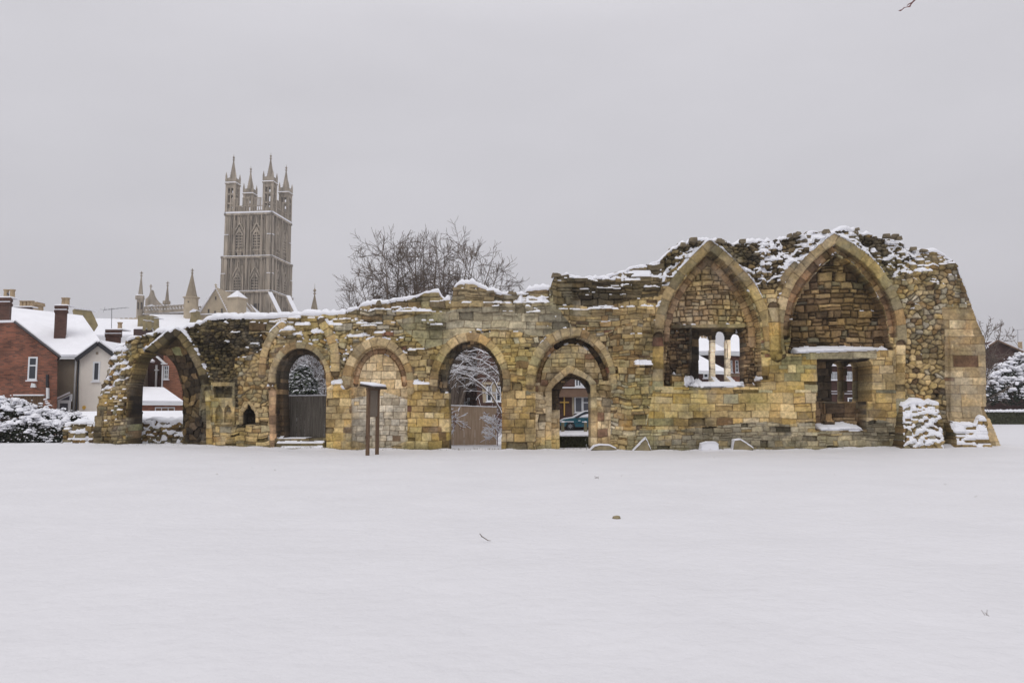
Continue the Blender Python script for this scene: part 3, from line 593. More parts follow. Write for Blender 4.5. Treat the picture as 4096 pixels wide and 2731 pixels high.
# wall below windows stands proud
m = reg([(2618,1548),(2735,1548),(3040,1548),(3040,1522),(3074,1518),(3076,1440),(3100,1416),(3215,1411),(3550,1398),(3612,1400),(3612,SP),(2610,SP)], .12); rw.off[m] = .08+(fbm(X[m], Z[m], .6, 95, 2)-.5)*.05; rw.lab[m] = 0
rw.style(m & (PY < 1560), 'c', 'gold', 88, relief=.02, joint=.022, rw=.025, hmin=.26, hmax=.36, wmin=.3, wmax=.6, warp=.02)
# A7: pointed blind arch
h7 = catmull([(3122,1420),(3112,1330),(3122,1240),(3150,1150),(3195,1080),(3260,1013),(3336,956)], 4)+catmull([(3336,956),(3410,1000),(3480,1055),(3535,1125),(3577,1200),(3600,1280),(3606,1360)], 4)[1:]
i7 = catmull([(3161,1340),(3170,1270),(3190,1200),(3232,1130),(3285,1072),(3345,1020)], 4)+catmull([(3345,1020),(3410,1060),(3465,1118),(3512,1188),(3542,1260),(3555,1335)], 4)[1:]
recess([(3150,1420),(3161,1360)]+i7+[(3557,1360),(3575,1400)], .48, 'brown', .12, 90, kind='c', lab=nl('arch_infill'), relief=.09, joint=.12, rw=.07, hmin=.12, hmax=.42, wmin=.16, wmax=.6, split=.3, warp=.055)
mid7 = [(3350+(p[0]-3350)*1.10, 1345+(p[1]-1345)*1.09) for p in i7]
band(mid7, 36, -.12, 'inner', 91, vl=32, base=-.12)
band(h7, 39, .12, 'mould', 92, vl=52, lab=nl('arch'))
band(catmull([(3126,1128),(3140,1100),(3172,1062)], 3), 30, .16, 'mould', 93, vl=60)
m = band(catmull([(3092,1230),(3095,1300),(3100,1380),(3104,1425)], 3), 46, .03, 'gold', 94, vl=50)
m = reg([(3150,1380),(3215,1372),(3562,1366),(3590,1400),(3550,1399),(3215,1412),(3102,1422)], .1)
m = reg([(3100,1418),(3215,1411),(3550,1398),(3612,1400),(3612,1440),(3100,1440)], .1); rw.off[m] = .12
m = reg([(3220,1412),(3500,1402),(3500,1436),(3220,1440)], .05); rw.off[m] = .13; rw.style(m, 'c', 'grey', 95, relief=.006, joint=.008, rw=.02, hmin=.6, hmax=.8, wmin=.9, wmax=1.6); rw.label(m, *nl('lintel'))
recess([(3263,1437),(3470,1434),(3468,1560),(3462,1718),(3258,1722),(3268,1560)], .8, 'soot_shade', .12, 96, lab=nl('window_niche'), relief=.03, joint=.03, rw=.03, hmin=.25, hmax=.4, wmin=.25, wmax=.5)
m = reg([(3262,1604),(3464,1603),(3462,1722),(3258,1722)], .1); rw.off[m] = -.66; rw.style(m, 'c', 'brown', 197, relief=.05, joint=.05, rw=.04, hmin=.25, hmax=.4, wmin=.25, wmax=.5)
m = reg([(3318,1608),(3450,1605),(3452,1650),(3318,1655)], .1); rw.off[m] = -.60; rw.style(m, 'c', 'brown', 97, relief=.02, joint=.03, rw=.03, hmin=.4, hmax=.5, wmin=.4, wmax=.5)
m = reg([(3310,1655),(3352,1655),(3358,1722),(3300,1722)], .1); rw.off[m] = -.60; rw.style(m, 'c', 'wet_shade', 98, relief=.02, joint=.03, rw=.03, hmin=.4, hmax=.5, wmin=.4, wmax=.5)
for a in ((3310,3362,1684),(3410,3458,1682)): ledge(*a, d=.16, h=40)
m = reg([(3250,1720),(3470,1716),(3472,1740),(3250,1744)], .1); rw.off[m] = .1
m = (PX > 3378) & (PX < 3392) & (PY > 1450) & (PY < 1606); rw.off[m] = -.9; rw.style(m, 'c', 'mixed', 99, relief=.004, joint=.004, rw=.02, hmin=.6, hmax=.9, wmin=.5, wmax=.6); rw.label(m, *nl('mullion'))
s_ = 1+1.0/31.5
for x0, x1 in ((3325,3374),(3386,3435)):
    q0 = 2048+(x0-2048)*s_; q1 = 2048+(x1-2048)*s_; yy = lambda y: 1635+(y-1635)*s_
    band([(q0-1,yy(1604)),(q0-1,yy(1468)),(q0+6,yy(1455)),((q0+q1)/2,yy(1448)),(q1-6,yy(1455)),(q1+1,yy(1468)),(q1+1,yy(1604))], 9, -.82, 'mixed', 191, vl=60, base=-.82)
for x0, x1 in ((3325,3374),(3386,3435)):
    q0 = 2048+(x0-2048)*s_; q1 = 2048+(x1-2048)*s_; yy = lambda y: 1635+(y-1635)*s_
    opening([(q0,yy(1604)),(q0,yy(1468)),(q0+7,yy(1456)),((q0+q1)/2,yy(1450)),(q1-7,yy(1456)),(q1,yy(1468)),(q1,yy(1604))], 0)
# right end: plain buttress face stands a little proud, foot batters out
m = reg([(3795,1340),(3990,1340),(4020,1900),(3795,1900)], .1); rw.off[m] = np.maximum(rw.off[m], -.1)*.3+.12*np.clip((PY[m]-1260)/160, 0, 1); 
m = PX > 3800; rw.off[m] += .35*np.clip((PY[m]-1640)/150, 0, 1)
# edge blocks
band([(3600,1380),(3600,1500),(3604,SP)], 40, .09, 'gold', 100, vl=38)
# put-log holes and lost stones
lost = (h01(rw.ID, rw.ID >> 2, 123) > .975) & (rw.lab == 0) & (rw.off > -.2); rw.rel[lost] -= .10; rw.col[lost] *= .5  # holes also darkened: the shade inside them is put into the colour
# stones that stick out and carry a little snow
rs_ = h01(rw.ID, rw.ID >> 6, 321); pr = (rs_ > .90) & (rw.lab == 0) & (rw.off > -.35) & (PY < 1520) & (PX < 3780) & ~((PX > 2620) & (PY > 1390))
rw.rel[pr] += .05+.05*(rs_[pr]-.9)*10; 
band_ = (PX > 1250) & (PX < 2640) & (PY < 1430); rw.amt = np.maximum(rw.amt, .30*band_)
rw.amt = np.maximum(rw.amt, .8*pr*(h01(rw.ID, rw.ID >> 5, 322) > .35)*np.clip((1480-PY)/200, .2, 1))
# -- silhouette by whole stones: a stone stays if its middle is under the top line
CPX, CPY = proj(rw.CX, YW, rw.CZ)
stone_in = inpoly(CPX, CPY, TOP); near = np.abs(DT) < 26
edge_in = inpoly(PX, PY, TOP)
rw.mask &= np.where(near & (PX > 420) & (PX < 3780), stone_in & inpoly(PX, PY+14, TOP) | inpoly(PX, PY-14, TOP), edge_in)
rw.mask &= inpoly(PX+jx*.25, PY+jy*.2-16, TOP) | edge_in
# -- weathering: moss, dark grime, pale lime wash
c = rw.col; gz = fbm(X, Z, .45, 201, 4); gf = fbm(X, Z, 2.2, 202, 4)
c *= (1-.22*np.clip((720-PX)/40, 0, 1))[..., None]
c *= 1.1*(0.48+1.0*gz+0.5*(gf-.5))[..., None]
lich = np.clip((fbm(X, Z, 2.6, 211, 4)-.5)*6, 0, 1)*np.clip(fbm(X, Z, .5, 212, 3)*2.4-.7, 0, 1)*.36*(rw.off > -.45); c[:] = c*(1-lich[..., None])+np.array([.37, .34, .285])*lich[..., None]
blot = np.clip((fbm(X, Z, 1.3, 213, 5)-.56)*9, 0, 1)*.38*(rw.lab < 90); c *= (1-blot)[..., None]
moss = np.clip((fbm(X, Z, .55, 203, 4)-.5)*5, 0, 1)*.55; c[:] = c*(1-moss[..., None])+c*np.array([.96, 1.0, .62])*moss[..., None]
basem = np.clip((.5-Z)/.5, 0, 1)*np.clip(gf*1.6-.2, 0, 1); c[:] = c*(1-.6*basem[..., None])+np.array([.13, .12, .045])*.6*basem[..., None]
grey = np.clip((1330-PY)/130, 0, 1)*np.clip((PX-1380)/150, 0, 1)*np.clip((2500-PX)/250, 0, 1)*np.clip(gz*2.2-.4, 0, 1)
c[:] = c*(1-.6*grey[..., None])+np.array([.22, .195, .145])*.6*grey[..., None]
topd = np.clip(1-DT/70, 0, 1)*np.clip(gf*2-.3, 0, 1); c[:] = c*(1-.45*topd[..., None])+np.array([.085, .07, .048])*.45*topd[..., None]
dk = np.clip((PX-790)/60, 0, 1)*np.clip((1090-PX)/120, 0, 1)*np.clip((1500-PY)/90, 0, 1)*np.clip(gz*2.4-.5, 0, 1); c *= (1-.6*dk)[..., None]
streak = np.clip((vn(X*3.2, Z*.5, 205)-.62)*5, 0, 1)*np.clip(1-DT/260, 0, 1); c *= (1-.45*streak)[..., None]
lime = np.clip((fbm(X, Z, .9, 206, 3)-.55)*8, 0, 1)*np.clip((PX-2600)/60, 0, 1)*np.clip((3010-PX)/200, 0, 1)*np.clip((PY-1540)/50, 0, 1)*np.clip((1800-PY)/150, 0, 1)
c[:] = c*(1-.55*lime[..., None])+np.array([.42, .385, .31])*.55*lime[..., None]
grn = np.exp(-((PX-3020)/70)**2-((PY-1600)/45)**2)*np.clip(gf*2-.2, 0, 1); c[:] = c*(1-.6*grn[..., None])+np.array([.20, .195, .05])*.6*grn[..., None]
bst = np.exp(-((PX-2710)/26)**2-((PY-1690)/32)**2)*np.clip(gf*3-.6, 0, 1); c[:] = c*(1-.7*bst[..., None])+np.array([.17, .115, .04])*.7*bst[..., None]
rst = np.exp(-((PX-2010)/18)**2-((PY-1690)/60)**2)*np.clip(gf*3-.8, 0, 1); c[:] = c*(1-.5*rst[..., None])+np.array([.33, .14, .06])*.5*rst[..., None]
r2 = np.clip((PX-3760)/30, 0, 1)*np.clip((fbm(X, Z, .8, 208, 3)-.5)*6, 0, 1)*np.clip((1450-PY)/80, 0, 1)*np.clip((PY-1180)/60, 0, 1); c[:] = c*(1-.6*r2[..., None])+np.array([.34, .20, .09])*.6*r2[..., None]
# -- snow: where most of it settled
def amt(cx, cy, rx, ry, a): rw.amt[:] = np.maximum(rw.amt, a*np.clip(1.6-1.6*(((PX-cx)/rx)**2+((PY-cy)/ry)**2), 0, 1))
rw.amt = np.maximum(rw.amt, .85*np.clip(1-DT/38, 0, 1))
for a in ((430,1440,110,110,1),(450,1560,80,110,.85),(430,1650,60,90,.55),(1180,1310,170,75,1),(1290,1360,90,100,.95),(950,1330,150,60,.5),(1380,1300,110,60,.8),(1560,1235,130,50,.6),(1690,1260,70,60,.7),(2130,1190,90,60,1),
          (2420,1110,250,70,.7),(2560,1090,160,90,1),(2700,1010,120,80,1),(3010,1050,150,120,1),(3120,1000,140,100,.9),(3480,970,190,80,1),(3640,1040,140,90,.9),(3250,960,150,60,1),(2900,980,120,60,1),(3780,1080,90,90,.8),(3660,1400,70,120,.35),(3040,1490,40,50,.35),(2880,1540,130,20,1),(3350,1405,240,14,1),
          (3360,1718,120,12,1),(960,1400,120,110,.38),(1000,1480,80,90,.3),(1360,1545,50,20,1),(1670,1545,60,20,1),(1530,1360,110,60,.8),(1880,1345,150,30,.55),(3890,1200,60,260,.5),(2560,1450,60,20,.3)): amt(*a)
for hp, a_ in ((arc(1512,1540,148,1345)[4:16], .9), (arc(1880,1545,165,1327)[4:14], .6), (arc(1200,1530,130,1363)[6:18], .9), (h6[8:42], .9), (h7[10:36], .9), (hood1, 1.0), (arc(2285,1540,184,1310)[9:12], .4)):
    D_, _s = polydist(PX, PY, hp); rw.amt = np.maximum(rw.amt, a_*(D_ < 26))
rw.amt[(rw.off < -.3) & (PY < 1395) & (PX > 3150) & (PX < 3570)] = 0
rw.amt[(rw.off < -.15) & (PY < 1500) & (PX > 2650) & (PX < 3050)] = 0
rw.kmin = -.0*X+.0*np.exp(-((PX-440)/120)**2-((PY-1450)/150)**2)
rw.snowfall(.85, 3.4, 300)
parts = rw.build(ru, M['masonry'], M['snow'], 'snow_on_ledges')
tag(parts['snow_on_ledges'], kind='stuff')

# -- thick snow along the broken top, following the real top of the stones
def snow_cap(rel, parent, name, th=.10, xlim=None, seed=5, bare=.36, step=3, thin_right=None):
    nz_, nx = rel.X.shape; cols = range(0, nx, step); top = np.full(nx, np.nan); front = np.zeros(nx)
    for i in range(nx):
        k = np.where(rel.mask[:, i])[0]
        if len(k): top[i] = rel.z[k[-1]]; front[i] = (rel.off+rel.rel)[k[-1], i]
    ok = ~np.isnan(top); tp = np.interp(np.arange(nx), np.arange(nx)[ok], top[ok]); 
    ks = np.hanning(9); ks /= ks.sum(); tps = np.convolve(np.pad(tp, 4, 'edge'), ks, 'valid'); fr = np.convolve(np.pad(front, 4, 'edge'), ks, 'valid')
    tps = np.maximum(tps, tp-.03)
    mb = MB(); rows = []; NY = 11
    yb = rel.Y0+rel.thick
    for i in cols:
        if not ok[i] or (xlim and not (xlim[0] < rel.x[i] < xlim[1])): rows.append(None); continue
        x = rel.x[i]; n = fbm(np.array([x]), np.array([3.3]), .9, seed, 3)[0]; n2 = vn(np.array([x*3.1]), np.array([1.7]), seed+3)[0]
        g = min(1, max(0, (n*.6+n2*.4-bare+.12)*7)); T = th*(.45+1.2*n)*g
        g2 = (top[min(i+step, nx-1)]-top[max(i-step, 0)]) if ok[min(i+step, nx-1)] and ok[max(i-step, 0)] else 0
        steep = abs(g2)/(rel.step*2*step); T *= 1/(1+2.2*steep)+.15
        if rel.x[i] > 17.2 and th > .13: T = max(T, .02)*1.8
        if steep > 3.6: rows.append(None); continue
        yf = rel.Y0-fr[i]; r = []
        for j in range(NY):
            t = j/(NY-1)
            if j == 0: y, z = yf+.02, tps[i]-.06-.03*n2
            elif j == 1: y, z = yf-.035*g-.01, tps[i]-.02+.2*T
            elif j == 2: y, z = yf-.02*g, tps[i]+.7*T
            else:
                y = yf+.04+(yb-yf-.04)*((j-3)/(NY-4)); dome = 1+.45*math.sin(math.pi*(j-3)/(NY-4))
                z = tps[i]+T*dome+.06*(vn(np.array([x*1.7]), np.array([y*1.7]), seed+8)[0]-.5)*g
            r.append((x, y, z))
        rows.append(r)
    for a, b in zip(rows, rows[1:]):
        if a is None or b is None: continue
        for j in range(NY-1): mb.quad(a[j], b[j], b[j+1], a[j+1])
    o = mb.build(name, M['snow'], parent, smooth=True)
    import bmesh
    bm = bmesh.new(); bm.from_mesh(o.data); bmesh.ops.remove_doubles(bm, verts=bm.verts, dist=1e-5); bm.to_mesh(o.data); bm.free()
    return o
snow_cap(rw, ru, 'snow_cap', .13, bare=.41)

# rubble lumps lying half buried along the broken top
rnd = random.Random(12); mb = MB(); cc_ = []
tz = np.array([rw.z[np.where(rw.mask[:, i])[0][-1]] if rw.mask[:, i].any() else np.nan for i in range(len(rw.x))])
for i in range(42):
    px_ = rnd.choice((rnd.uniform(2200, 3800), rnd.uniform(700, 3800))); x = (px_-2048)/F_PX*YW*1.012; k = int((x-rw.x[0])/rw.step)
    if k < 2 or k >= len(tz)-2 or np.isnan(tz[k]) or abs(tz[k+2]-tz[k-2]) > .12: continue
    y = YW+rnd.uniform(.1, .7); z = tz[k]+rnd.uniform(-.03, .05); w_, d_, h_ = rnd.uniform(.08, .18), rnd.uniform(.1, .2), rnd.uniform(.05, .10); n0 = len(mb.v)
    mb.box(x-w_, x+w_, y-d_, y+d_, z-h_, z+h_, w_*rnd.uniform(.1, .4), d_*.3)
    for q in range(n0, len(mb.v)): v = mb.v[q]; mb.v[q] = (v[0]+rnd.gauss(0, .02), v[1]+rnd.gauss(0, .02), v[2]+rnd.gauss(0, .018))
CR = pm('coping_rubble', (.10, .08, .055), .3, 5, .03, 14, c2=(.24, .195, .125))
tag(mb.build('coping_rubble', CR, ru, bevel=.02), kind='stuff')
# ------------------------------------------------------------------ ground: one snow sheet, rising a little towards both ends of the wall
def sst(t): t = np.clip(t, 0, 1); return t*t*(3-2*t)
def gz(x, y):
    x = np.asarray(x, float); y = np.asarray(y, float)
    h = .19*sst((-x-7)/7)*sst((y-18)/13)+.13*sst((x-11)/7)*sst((y-18)/13)+.02*sst(x/-3+1)*0
    h = h+(fbm(x, y, .13, 401, 3)-.5)*.10*sst((60-y)/30+.2)+(fbm(x, y, .9, 402, 3)-.5)*.035+(fbm(x*.5, y*1.6, 1.6, 404, 3)-.5)*.02
    near = np.exp(-((y-31.2)/.35)**2); h = h+near*(-.02+.17*fbm(x, y, 1.5, 403, 4))-.10*np.clip(fbm(x, y, 1.5, 405, 3)-.64, 0, 1)
    return h-.015
def gh(x, y): return float(gz(np.array([x]), np.array([y]))[0])
ys = np.concatenate([np.arange(-6, 3, .6), np.arange(3, 12, .09), np.arange(12, 30, .2), np.arange(30, 32.4, .06), np.arange(32.4, 60, .5), np.geomspace(60, 900, 26)])
xs = np.concatenate([-np.geomspace(700, 24, 26), np.arange(-23.5, 24, .16), np.geomspace(24, 700, 26)])
GX, GY = np.meshgrid(xs, ys); GZ = gz(GX, GY)
me = bpy.data.meshes.new('snowy_ground'); nv = GX.size; me.vertices.add(nv)
me.vertices.foreach_set('co', np.stack([GX, GY, GZ], -1).astype(np.float32).ravel())
ii = np.arange(nv).reshape(GX.shape); q = np.stack([ii[:-1, :-1], ii[:-1, 1:], ii[1:, 1:], ii[1:, :-1]], -1).reshape(-1, 4)
me.loops.add(q.size); me.loops.foreach_set('vertex_index', q.astype(np.int32).ravel()); me.polygons.add(len(q)); me.polygons.foreach_set('loop_start', np.arange(0, q.size, 4, dtype=np.int32))
me.polygons.foreach_set('use_smooth', [True]*len(q)); me.update(calc_edges=True)
M['ground_snow'] = pm('ground_snow', (0.655, 0.648, 0.668), 0.035, .5, 0.045, 5.0, rough=.7)
me.materials.append(M['ground_snow']); o = bpy.data.objects.new('snowy_ground', me); COL.objects.link(o); tag(o, kind='structure')

# ------------------------------------------------------------------ smaller masonry built the same way
def small_relief(name, label, cat, Y0, thick, poly, styl, pal, seed, am=.9, batter=.35, k=(.62, 1.3), cap=.1, pad=.3, relief=.07, tint=.8, **kw):
    pts = [W(p[0], p[1], Y0) for p in poly]
    r_ = Relief(min(p.x for p in pts)-pad, max(p.x for p in pts)+pad, max(p.z for p in pts)+pad, Y0, z0=-.25)
    r_.thick = thick; t = thing(name, label, cat, (sum(p.x for p in pts)/len(pts), Y0, 0))
    jx_ = (vn(r_.X*2.1, r_.Z*2.1, seed)-.5)*14; jy_ = (vn(r_.X*2.1, r_.Z*2.1, seed+1)-.5)*12
    r_.mask &= inpoly(r_.PX+jx_, r_.PY+jy_, poly)
    r_.style(np.ones(r_.X.shape, bool), styl, pal, seed, relief=relief, joint=.07, rw=.06, **kw)
    zt = max(p.z for p in pts); r_.off += batter*(1-np.clip(r_.CZ/zt, 0, 1))+(fbm(r_.X, r_.Z, 1.2, seed+3, 3)-.5)*.15
    r_.amt[:] = am; r_.col *= tint*np.array([.95, .97, 1.0])*(.5+.9*fbm(r_.X, r_.Z, .9, seed+4, 3))[..., None]
    r_.snowfall(k[0], k[1], seed+5); r_.build(t, M['masonry'], M['snow'], 'snow_on_stones')
    snow_cap(r_, t, 'snow_cap', cap, seed=seed, bare=.05)
    return t
small_relief('low_rubble_wall', 'low rubble wall piece between the snowy bushes and the left end of the ruin', 'wall', 33.2, .8, [(262,1698),(300,1688),(372,1690),(384,1700),(384,1900),(262,1900)], 'c', 'mixed', 501, .8, tint=.6, hmin=.14, hmax=.3, wmin=.3, wmax=.6)
small_relief('low_rubble_wall', 'low rubble wall seen through the leftmost arch, thick with snow', 'wall', 33.6, .8, [(520,1682),(600,1676),(690,1684),(760,1680),(760,1900),(520,1900)], 'w', 'mixed', 503, 1.0, tint=.6, sx=.26, sz=.17)
small_relief('stone_stub', 'short round-topped pier stub of rubble in front of the ruin, plastered with snow', 'pier', 31.2, .6, [(3572,1900),(3575,1790),(3588,1700),(3610,1625),(3645,1611),(3735,1609),(3752,1620),(3748,1700),(3738,1790),(3736,1900)], 'w', 'mixed', 505, .92, batter=.8, k=(.62, 1.2), cap=.12, sx=.24, sz=.18)
small_relief('buttress_foot', 'broken stepped foot of the right hand buttress under snow', 'buttress', 31.2, .6, [(3784,1900),(3800,1692),(3840,1702),(3895,1698),(3905,1670),(3938,1664),(3936,1760),(3938,1900)], 'c', 'gold', 507, .96, batter=.6, k=(.5, 1.0), cap=.1, hmin=.2, hmax=.3, wmin=.4, wmax=.7)

# loose stones on the snow in front
def loose(name, label, pts, Y, d, mat, capt=.05):
    P3 = [W(p[0], p[1], Y) for p in pts]; t = thing(name, label, 'stone', (P3[0].x, Y, 0), group='loose stones at the foot of the ruin')
    mb = MB(); mb.prism([(p.x, p.z) for p in P3], Y, Y+d); o = mb.build('stone', mat, t, bevel=.02)
    mb = MB(); n = len(P3)
    zb = min(p.z for p in P3)
    for a, b in zip(P3[:-1], P3[1:]):
        if max(a.z, b.z) < zb+.05: continue
        dz = b.z-a.z; dx = b.x-a.x
        if abs(dx) < .04: continue
        mb.prism([(a.x-.02, a.z-.005), (b.x+.02, b.z-.005), (b.x, b.z+capt), (a.x, a.z+capt)], Y-.025, Y+d)
    mb.build('snow_cap', M['snow'], t, smooth=False, bevel=.015)
ST = pm('loose_stone', (.24, .2, .12), .35, 3, .03, 8)
loose('fallen_stone', 'triangular fallen stone, leftmost of the three under the large window', [(2532,1805),(2560,1775),(2583,1752),(2594,1775),(2606,1805)], 31.0, .25, ST)
loose('fallen_stone', 'small rounded stone nearly buried in snow, middle one of the three under the large window', [(2802,1800),(2806,1775),(2830,1768),(2862,1768),(2874,1778),(2876,1800)], 31.0, .3, M['snow'], .03)
loose('fallen_stone', 'wedge shaped fallen stone, rightmost of the three under the large window', [(2932,1800),(2936,1762),(2962,1758),(2990,1776),(3012,1792),(3014,1800)], 31.0, .3, ST)
loose('fallen_stone', 'flat fallen slab lying beside the foot of the pointed doorway', [(2364,1800),(2376,1786),(2400,1780),(2440,1782),(2464,1794),(2468,1800)], 30.9, .45, ST)

# ------------------------------------------------------------------ notice board
nb = thing('notice_board', 'wooden notice board on two brown posts with a little snow covered roof', 'notice board', (W(1490, 1815, 28.2).x, 28.2, 0), rz=0)
a = W(1470, 1815, 27.75); b = W(1508, 1811, 28.35); d = (b-a); d.z = 0; d.normalize(); nrm = Vector((-d.y, d.x, 0))
def obox(mb, c, half_d, half_n, z0, z1, zt=0.0):
    c = Vector((c.x, c.y, 0)); vs = []
    for z in (z0, z1):
        for s1, s2 in ((-1,-1),(1,-1),(1,1),(-1,1)):
            p = c+d*half_d*s1+nrm*half_n*s2; vs.append((p.x, p.y, z+zt*s2*(1 if z == z1 or zt else 0)))
    mb.add(vs, [(3,2,1,0),(4,5,6,7),(0,1,5,4),(1,2,6,5),(2,3,7,6),(3,0,4,7)])
ztop = W(1480, 1552, 28.0).z; mid = (a+b)/2
for p in (a, b):
    mb = MB(); obox(mb, p, .055, .055, -.25, ztop-.02); mb.build('post', M['post_wood'], nb, bevel=.012)
mb = MB(); obox(mb, mid, (b-a).length/2-.03, .03, ztop-1.0, ztop-.04); mb.build('panel', M['panel_wood'], nb)
mb = MB(); obox(mb, mid, (b-a).length/2+.12, .012, ztop-1.02, ztop-.98); mb.build('rail', M['post_wood'], nb); mb = MB(); obox(mb, mid, (b-a).length/2+.1, .05, ztop-.08, ztop-.0); mb.build('rail', M['post_wood'], nb)
mb = MB(); L_, R_ = W(1451,1539,28.), W(1520,1556,28.)
def roofp(mb, z0, z1, e=0):
    vs = []
    for dz in (z0, z1):
        for s1, s2 in ((-1,-1),(1,-1),(1,1),(-1,1)):
            p = Vector((mid.x, mid.y, ztop+.06))+d*(.46+e)*s1+nrm*(.29+e)*s2; vs.append((p.x, p.y, p.z+dz+.05*s2))
    mb.add(vs, [(3,2,1,0),(4,5,6,7),(0,1,5,4),(1,2,6,5),(2,3,7,6),(3,0,4,7)])
roofp(mb, -.05, .03); mb.build('roof', M['timber'], nb)
mb = MB(); roofp(mb, .03, .12, -.01); mb.build('snow_cap', M['snow'], nb, bevel=.035, smooth=True)

# ------------------------------------------------------------------ fences behind the arches
def fence(name, label, Y, x0, x1, top, wd, mat, group=None, snow=True, tr=0):
    A = W(x0, top, Y); B = W(x1, top+tr, Y); t = thing(name, label, 'fence', ((A.x+B.x)/2, Y, 0))
    n = max(1, int((B.x-A.x)/wd)); rnd = random.Random(int(x0)); mb = MB()
    for i in range(n):
        xa = A.x+(B.x-A.x)*i/n; xb = A.x+(B.x-A.x)*(i+1)/n; zt = A.z+(B.z-A.z)*(i+.5)/n+rnd.uniform(-.012, .012); yj = rnd.uniform(-.015, .015)
        mb.box(xa+.004, xb-.004, Y+yj, Y+.025+yj, -.2, zt)
    mb.build('boards', mat, t)
    for f in (.15, .85): mb = MB(); mb.box(A.x, B.x, Y+.045, Y+.1, A.z*f-.05, A.z*f+.05); mb.build('rail', mat, t)
    if snow:
        mb = MB(); m_ = 24
        for i in range(m_):
            xa = A.x+(B.x-A.x)*i/m_; xb = A.x+(B.x-A.x)*(i+1)/m_; z = A.z+(B.z-A.z)*(i+.5)/m_; mb.box(xa, xb, Y-.02, Y+.08, z, z+.035+.02*rnd.random(), 0, .02)
        mb.build('snow_cap', M['snow'], t)
    return t
fence('board_fence', 'weathered grey board fence blocking the second arch from the left, above the steps', 33.4, 1095, 1330, 1584, .16, M['dark_wood_fence'], tr=-2)
fence('board_fence', 'tan close boarded fence seen through the tall open round arch', 36.0, 1770, 1987, 1621, .42, M['tan_wood_fence'], tr=8)

# ------------------------------------------------------------------ low hedge, bollards and car through the pointed doorway
def leafmass(mb, c, rx, ry, rz, n, s, rnd, shell=.55, flat=False):
    for _ in range(n):
        while True:
            p = Vector((rnd.uniform(-1, 1), rnd.uniform(-1, 1), rnd.uniform(-1, 1)))
            if shell < p.length < 1: break
        if flat: p = Vector((rnd.uniform(-1, 1), rnd.uniform(-1, 1), rnd.uniform(-1, 1)))
        q = Vector((c[0]+p.x*rx, c[1]+p.y*ry, c[2]+p.z*rz)); a_ = Vector((rnd.gauss(0, 1), rnd.gauss(0, 1), rnd.gauss(0, 1))).normalized()*s*rnd.uniform(.6, 1.3)
        b_ = a_.cross(Vector((rnd.gauss(0, 1), rnd.gauss(0, 1), rnd.gauss(0, 1)))).normalized()*s*.6*rnd.uniform(.6, 1.3)
        mb.quad(q-a_, q-b_, q+a_, q+b_)
def blob(mb, c, rx, ry, rz, rnd, k=6):
    n = len(mb.v); j = lambda: rnd.uniform(.8, 1.2)
    mb.v.append((c[0], c[1], c[2]+rz*j()))
    for ring, (rr, zz) in enumerate(((.75, .65), (1, -.1))):
        for i in range(k):
            t = 2*math.pi*(i+.5*ring)/k; mb.v.append((c[0]+rx*rr*math.cos(t)*j(), c[1]+ry*rr*math.sin(t)*j(), c[2]+rz*zz*j()))
    mb.v.append((c[0], c[1], c[2]-rz*.35))
    for i in range(k):
        i2 = (i+1) % k; mb.f += [(n, n+1+i, n+1+i2), (n+1+i, n+1+k+i, n+1+i2), (n+1+i2, n+1+k+i, n+1+k+i2), (n+1+k+i, n+1+2*k, n+1+k+i2)]; mb.m += [mb.cur]*4
def box_hedge(label, Y, x0, x1, top, depth, snow_t, seed, s=.05, n=2600):
    A = W(x0, top, Y); B = W(x1, top, Y); t = thing('clipped_hedge', label, 'hedge', ((A.x+B.x)/2, Y, 0)); rnd = random.Random(seed)
    mb = MB(); zt = A.z
    mb.box(A.x+.08, B.x-.08, Y+.08, Y+depth-.08, -.1, zt-.06, .05, .05)
    for _ in range(n):
        f = rnd.random(); x = rnd.uniform(A.x, B.x); z = rnd.uniform(0, zt)
        if f < .5: p = Vector((x, Y+rnd.uniform(0, .08), z))
        elif f < .8: p = Vector((x, rnd.uniform(Y, Y+depth), zt-rnd.uniform(0, .06)))
        else: p = Vector((rnd.choice((A.x, B.x)), rnd.uniform(Y, Y+depth), z))
        a_ = Vector((rnd.gauss(0, 1), rnd.gauss(0, 1), rnd.gauss(0, 1))).normalized()*s*rnd.uniform(.6, 1.4); b_ = a_.cross(Vector((rnd.gauss(0, 1), rnd.gauss(0, 1), rnd.gauss(0, 1)))).normalized()*s*.7
        mb.quad(p-a_, p-b_, p+a_, p+b_)
    mb.build('foliage', M['leaf_hedge'], t)
    mb = MB(); nn = int((B.x-A.x)/(.12+.004*Y))
    for i in range(nn):
        for j in range(3): blob(mb, (A.x+(B.x-A.x)*(i+.5)/nn, Y+depth*(j+.5)/3, zt+snow_t*.2), (B.x-A.x)/nn*.8, depth/3*.8, snow_t, rnd)
    mb.build('snow_cap', M['snow'], t, smooth=True)
    return t
box_hedge('small dark clipped hedge just beyond the pointed doorway', 33.8, 2226, 2354, 1745, .8, .05, 601, .035, 2600)
def bollard(px, label):
    p = W(px, 1719, 57.5); t = thing('bollard', label, 'bollard', (p.x, 57.5, 0), group='wooden bollards by the parked car')
    z = W(px, 1689, 57.5).z
    mb = MB(); mb.box(p.x-.12, p.x+.12, 57.38, 57.62, -.1, z, .015, .015); mb.build('post', M['bollard'], t, bevel=.02)
    mb = MB(); blob(mb, (p.x, 57.5, z+.01), .13, .13, .09, random.Random(3), 8); mb.build('snow_cap', M['snow'], t, smooth=True)
bollard(2251, 'square wooden bollard in front of the front bumper of the teal car'); bollard(2342, 'square wooden bollard in front of the side door of the teal car')

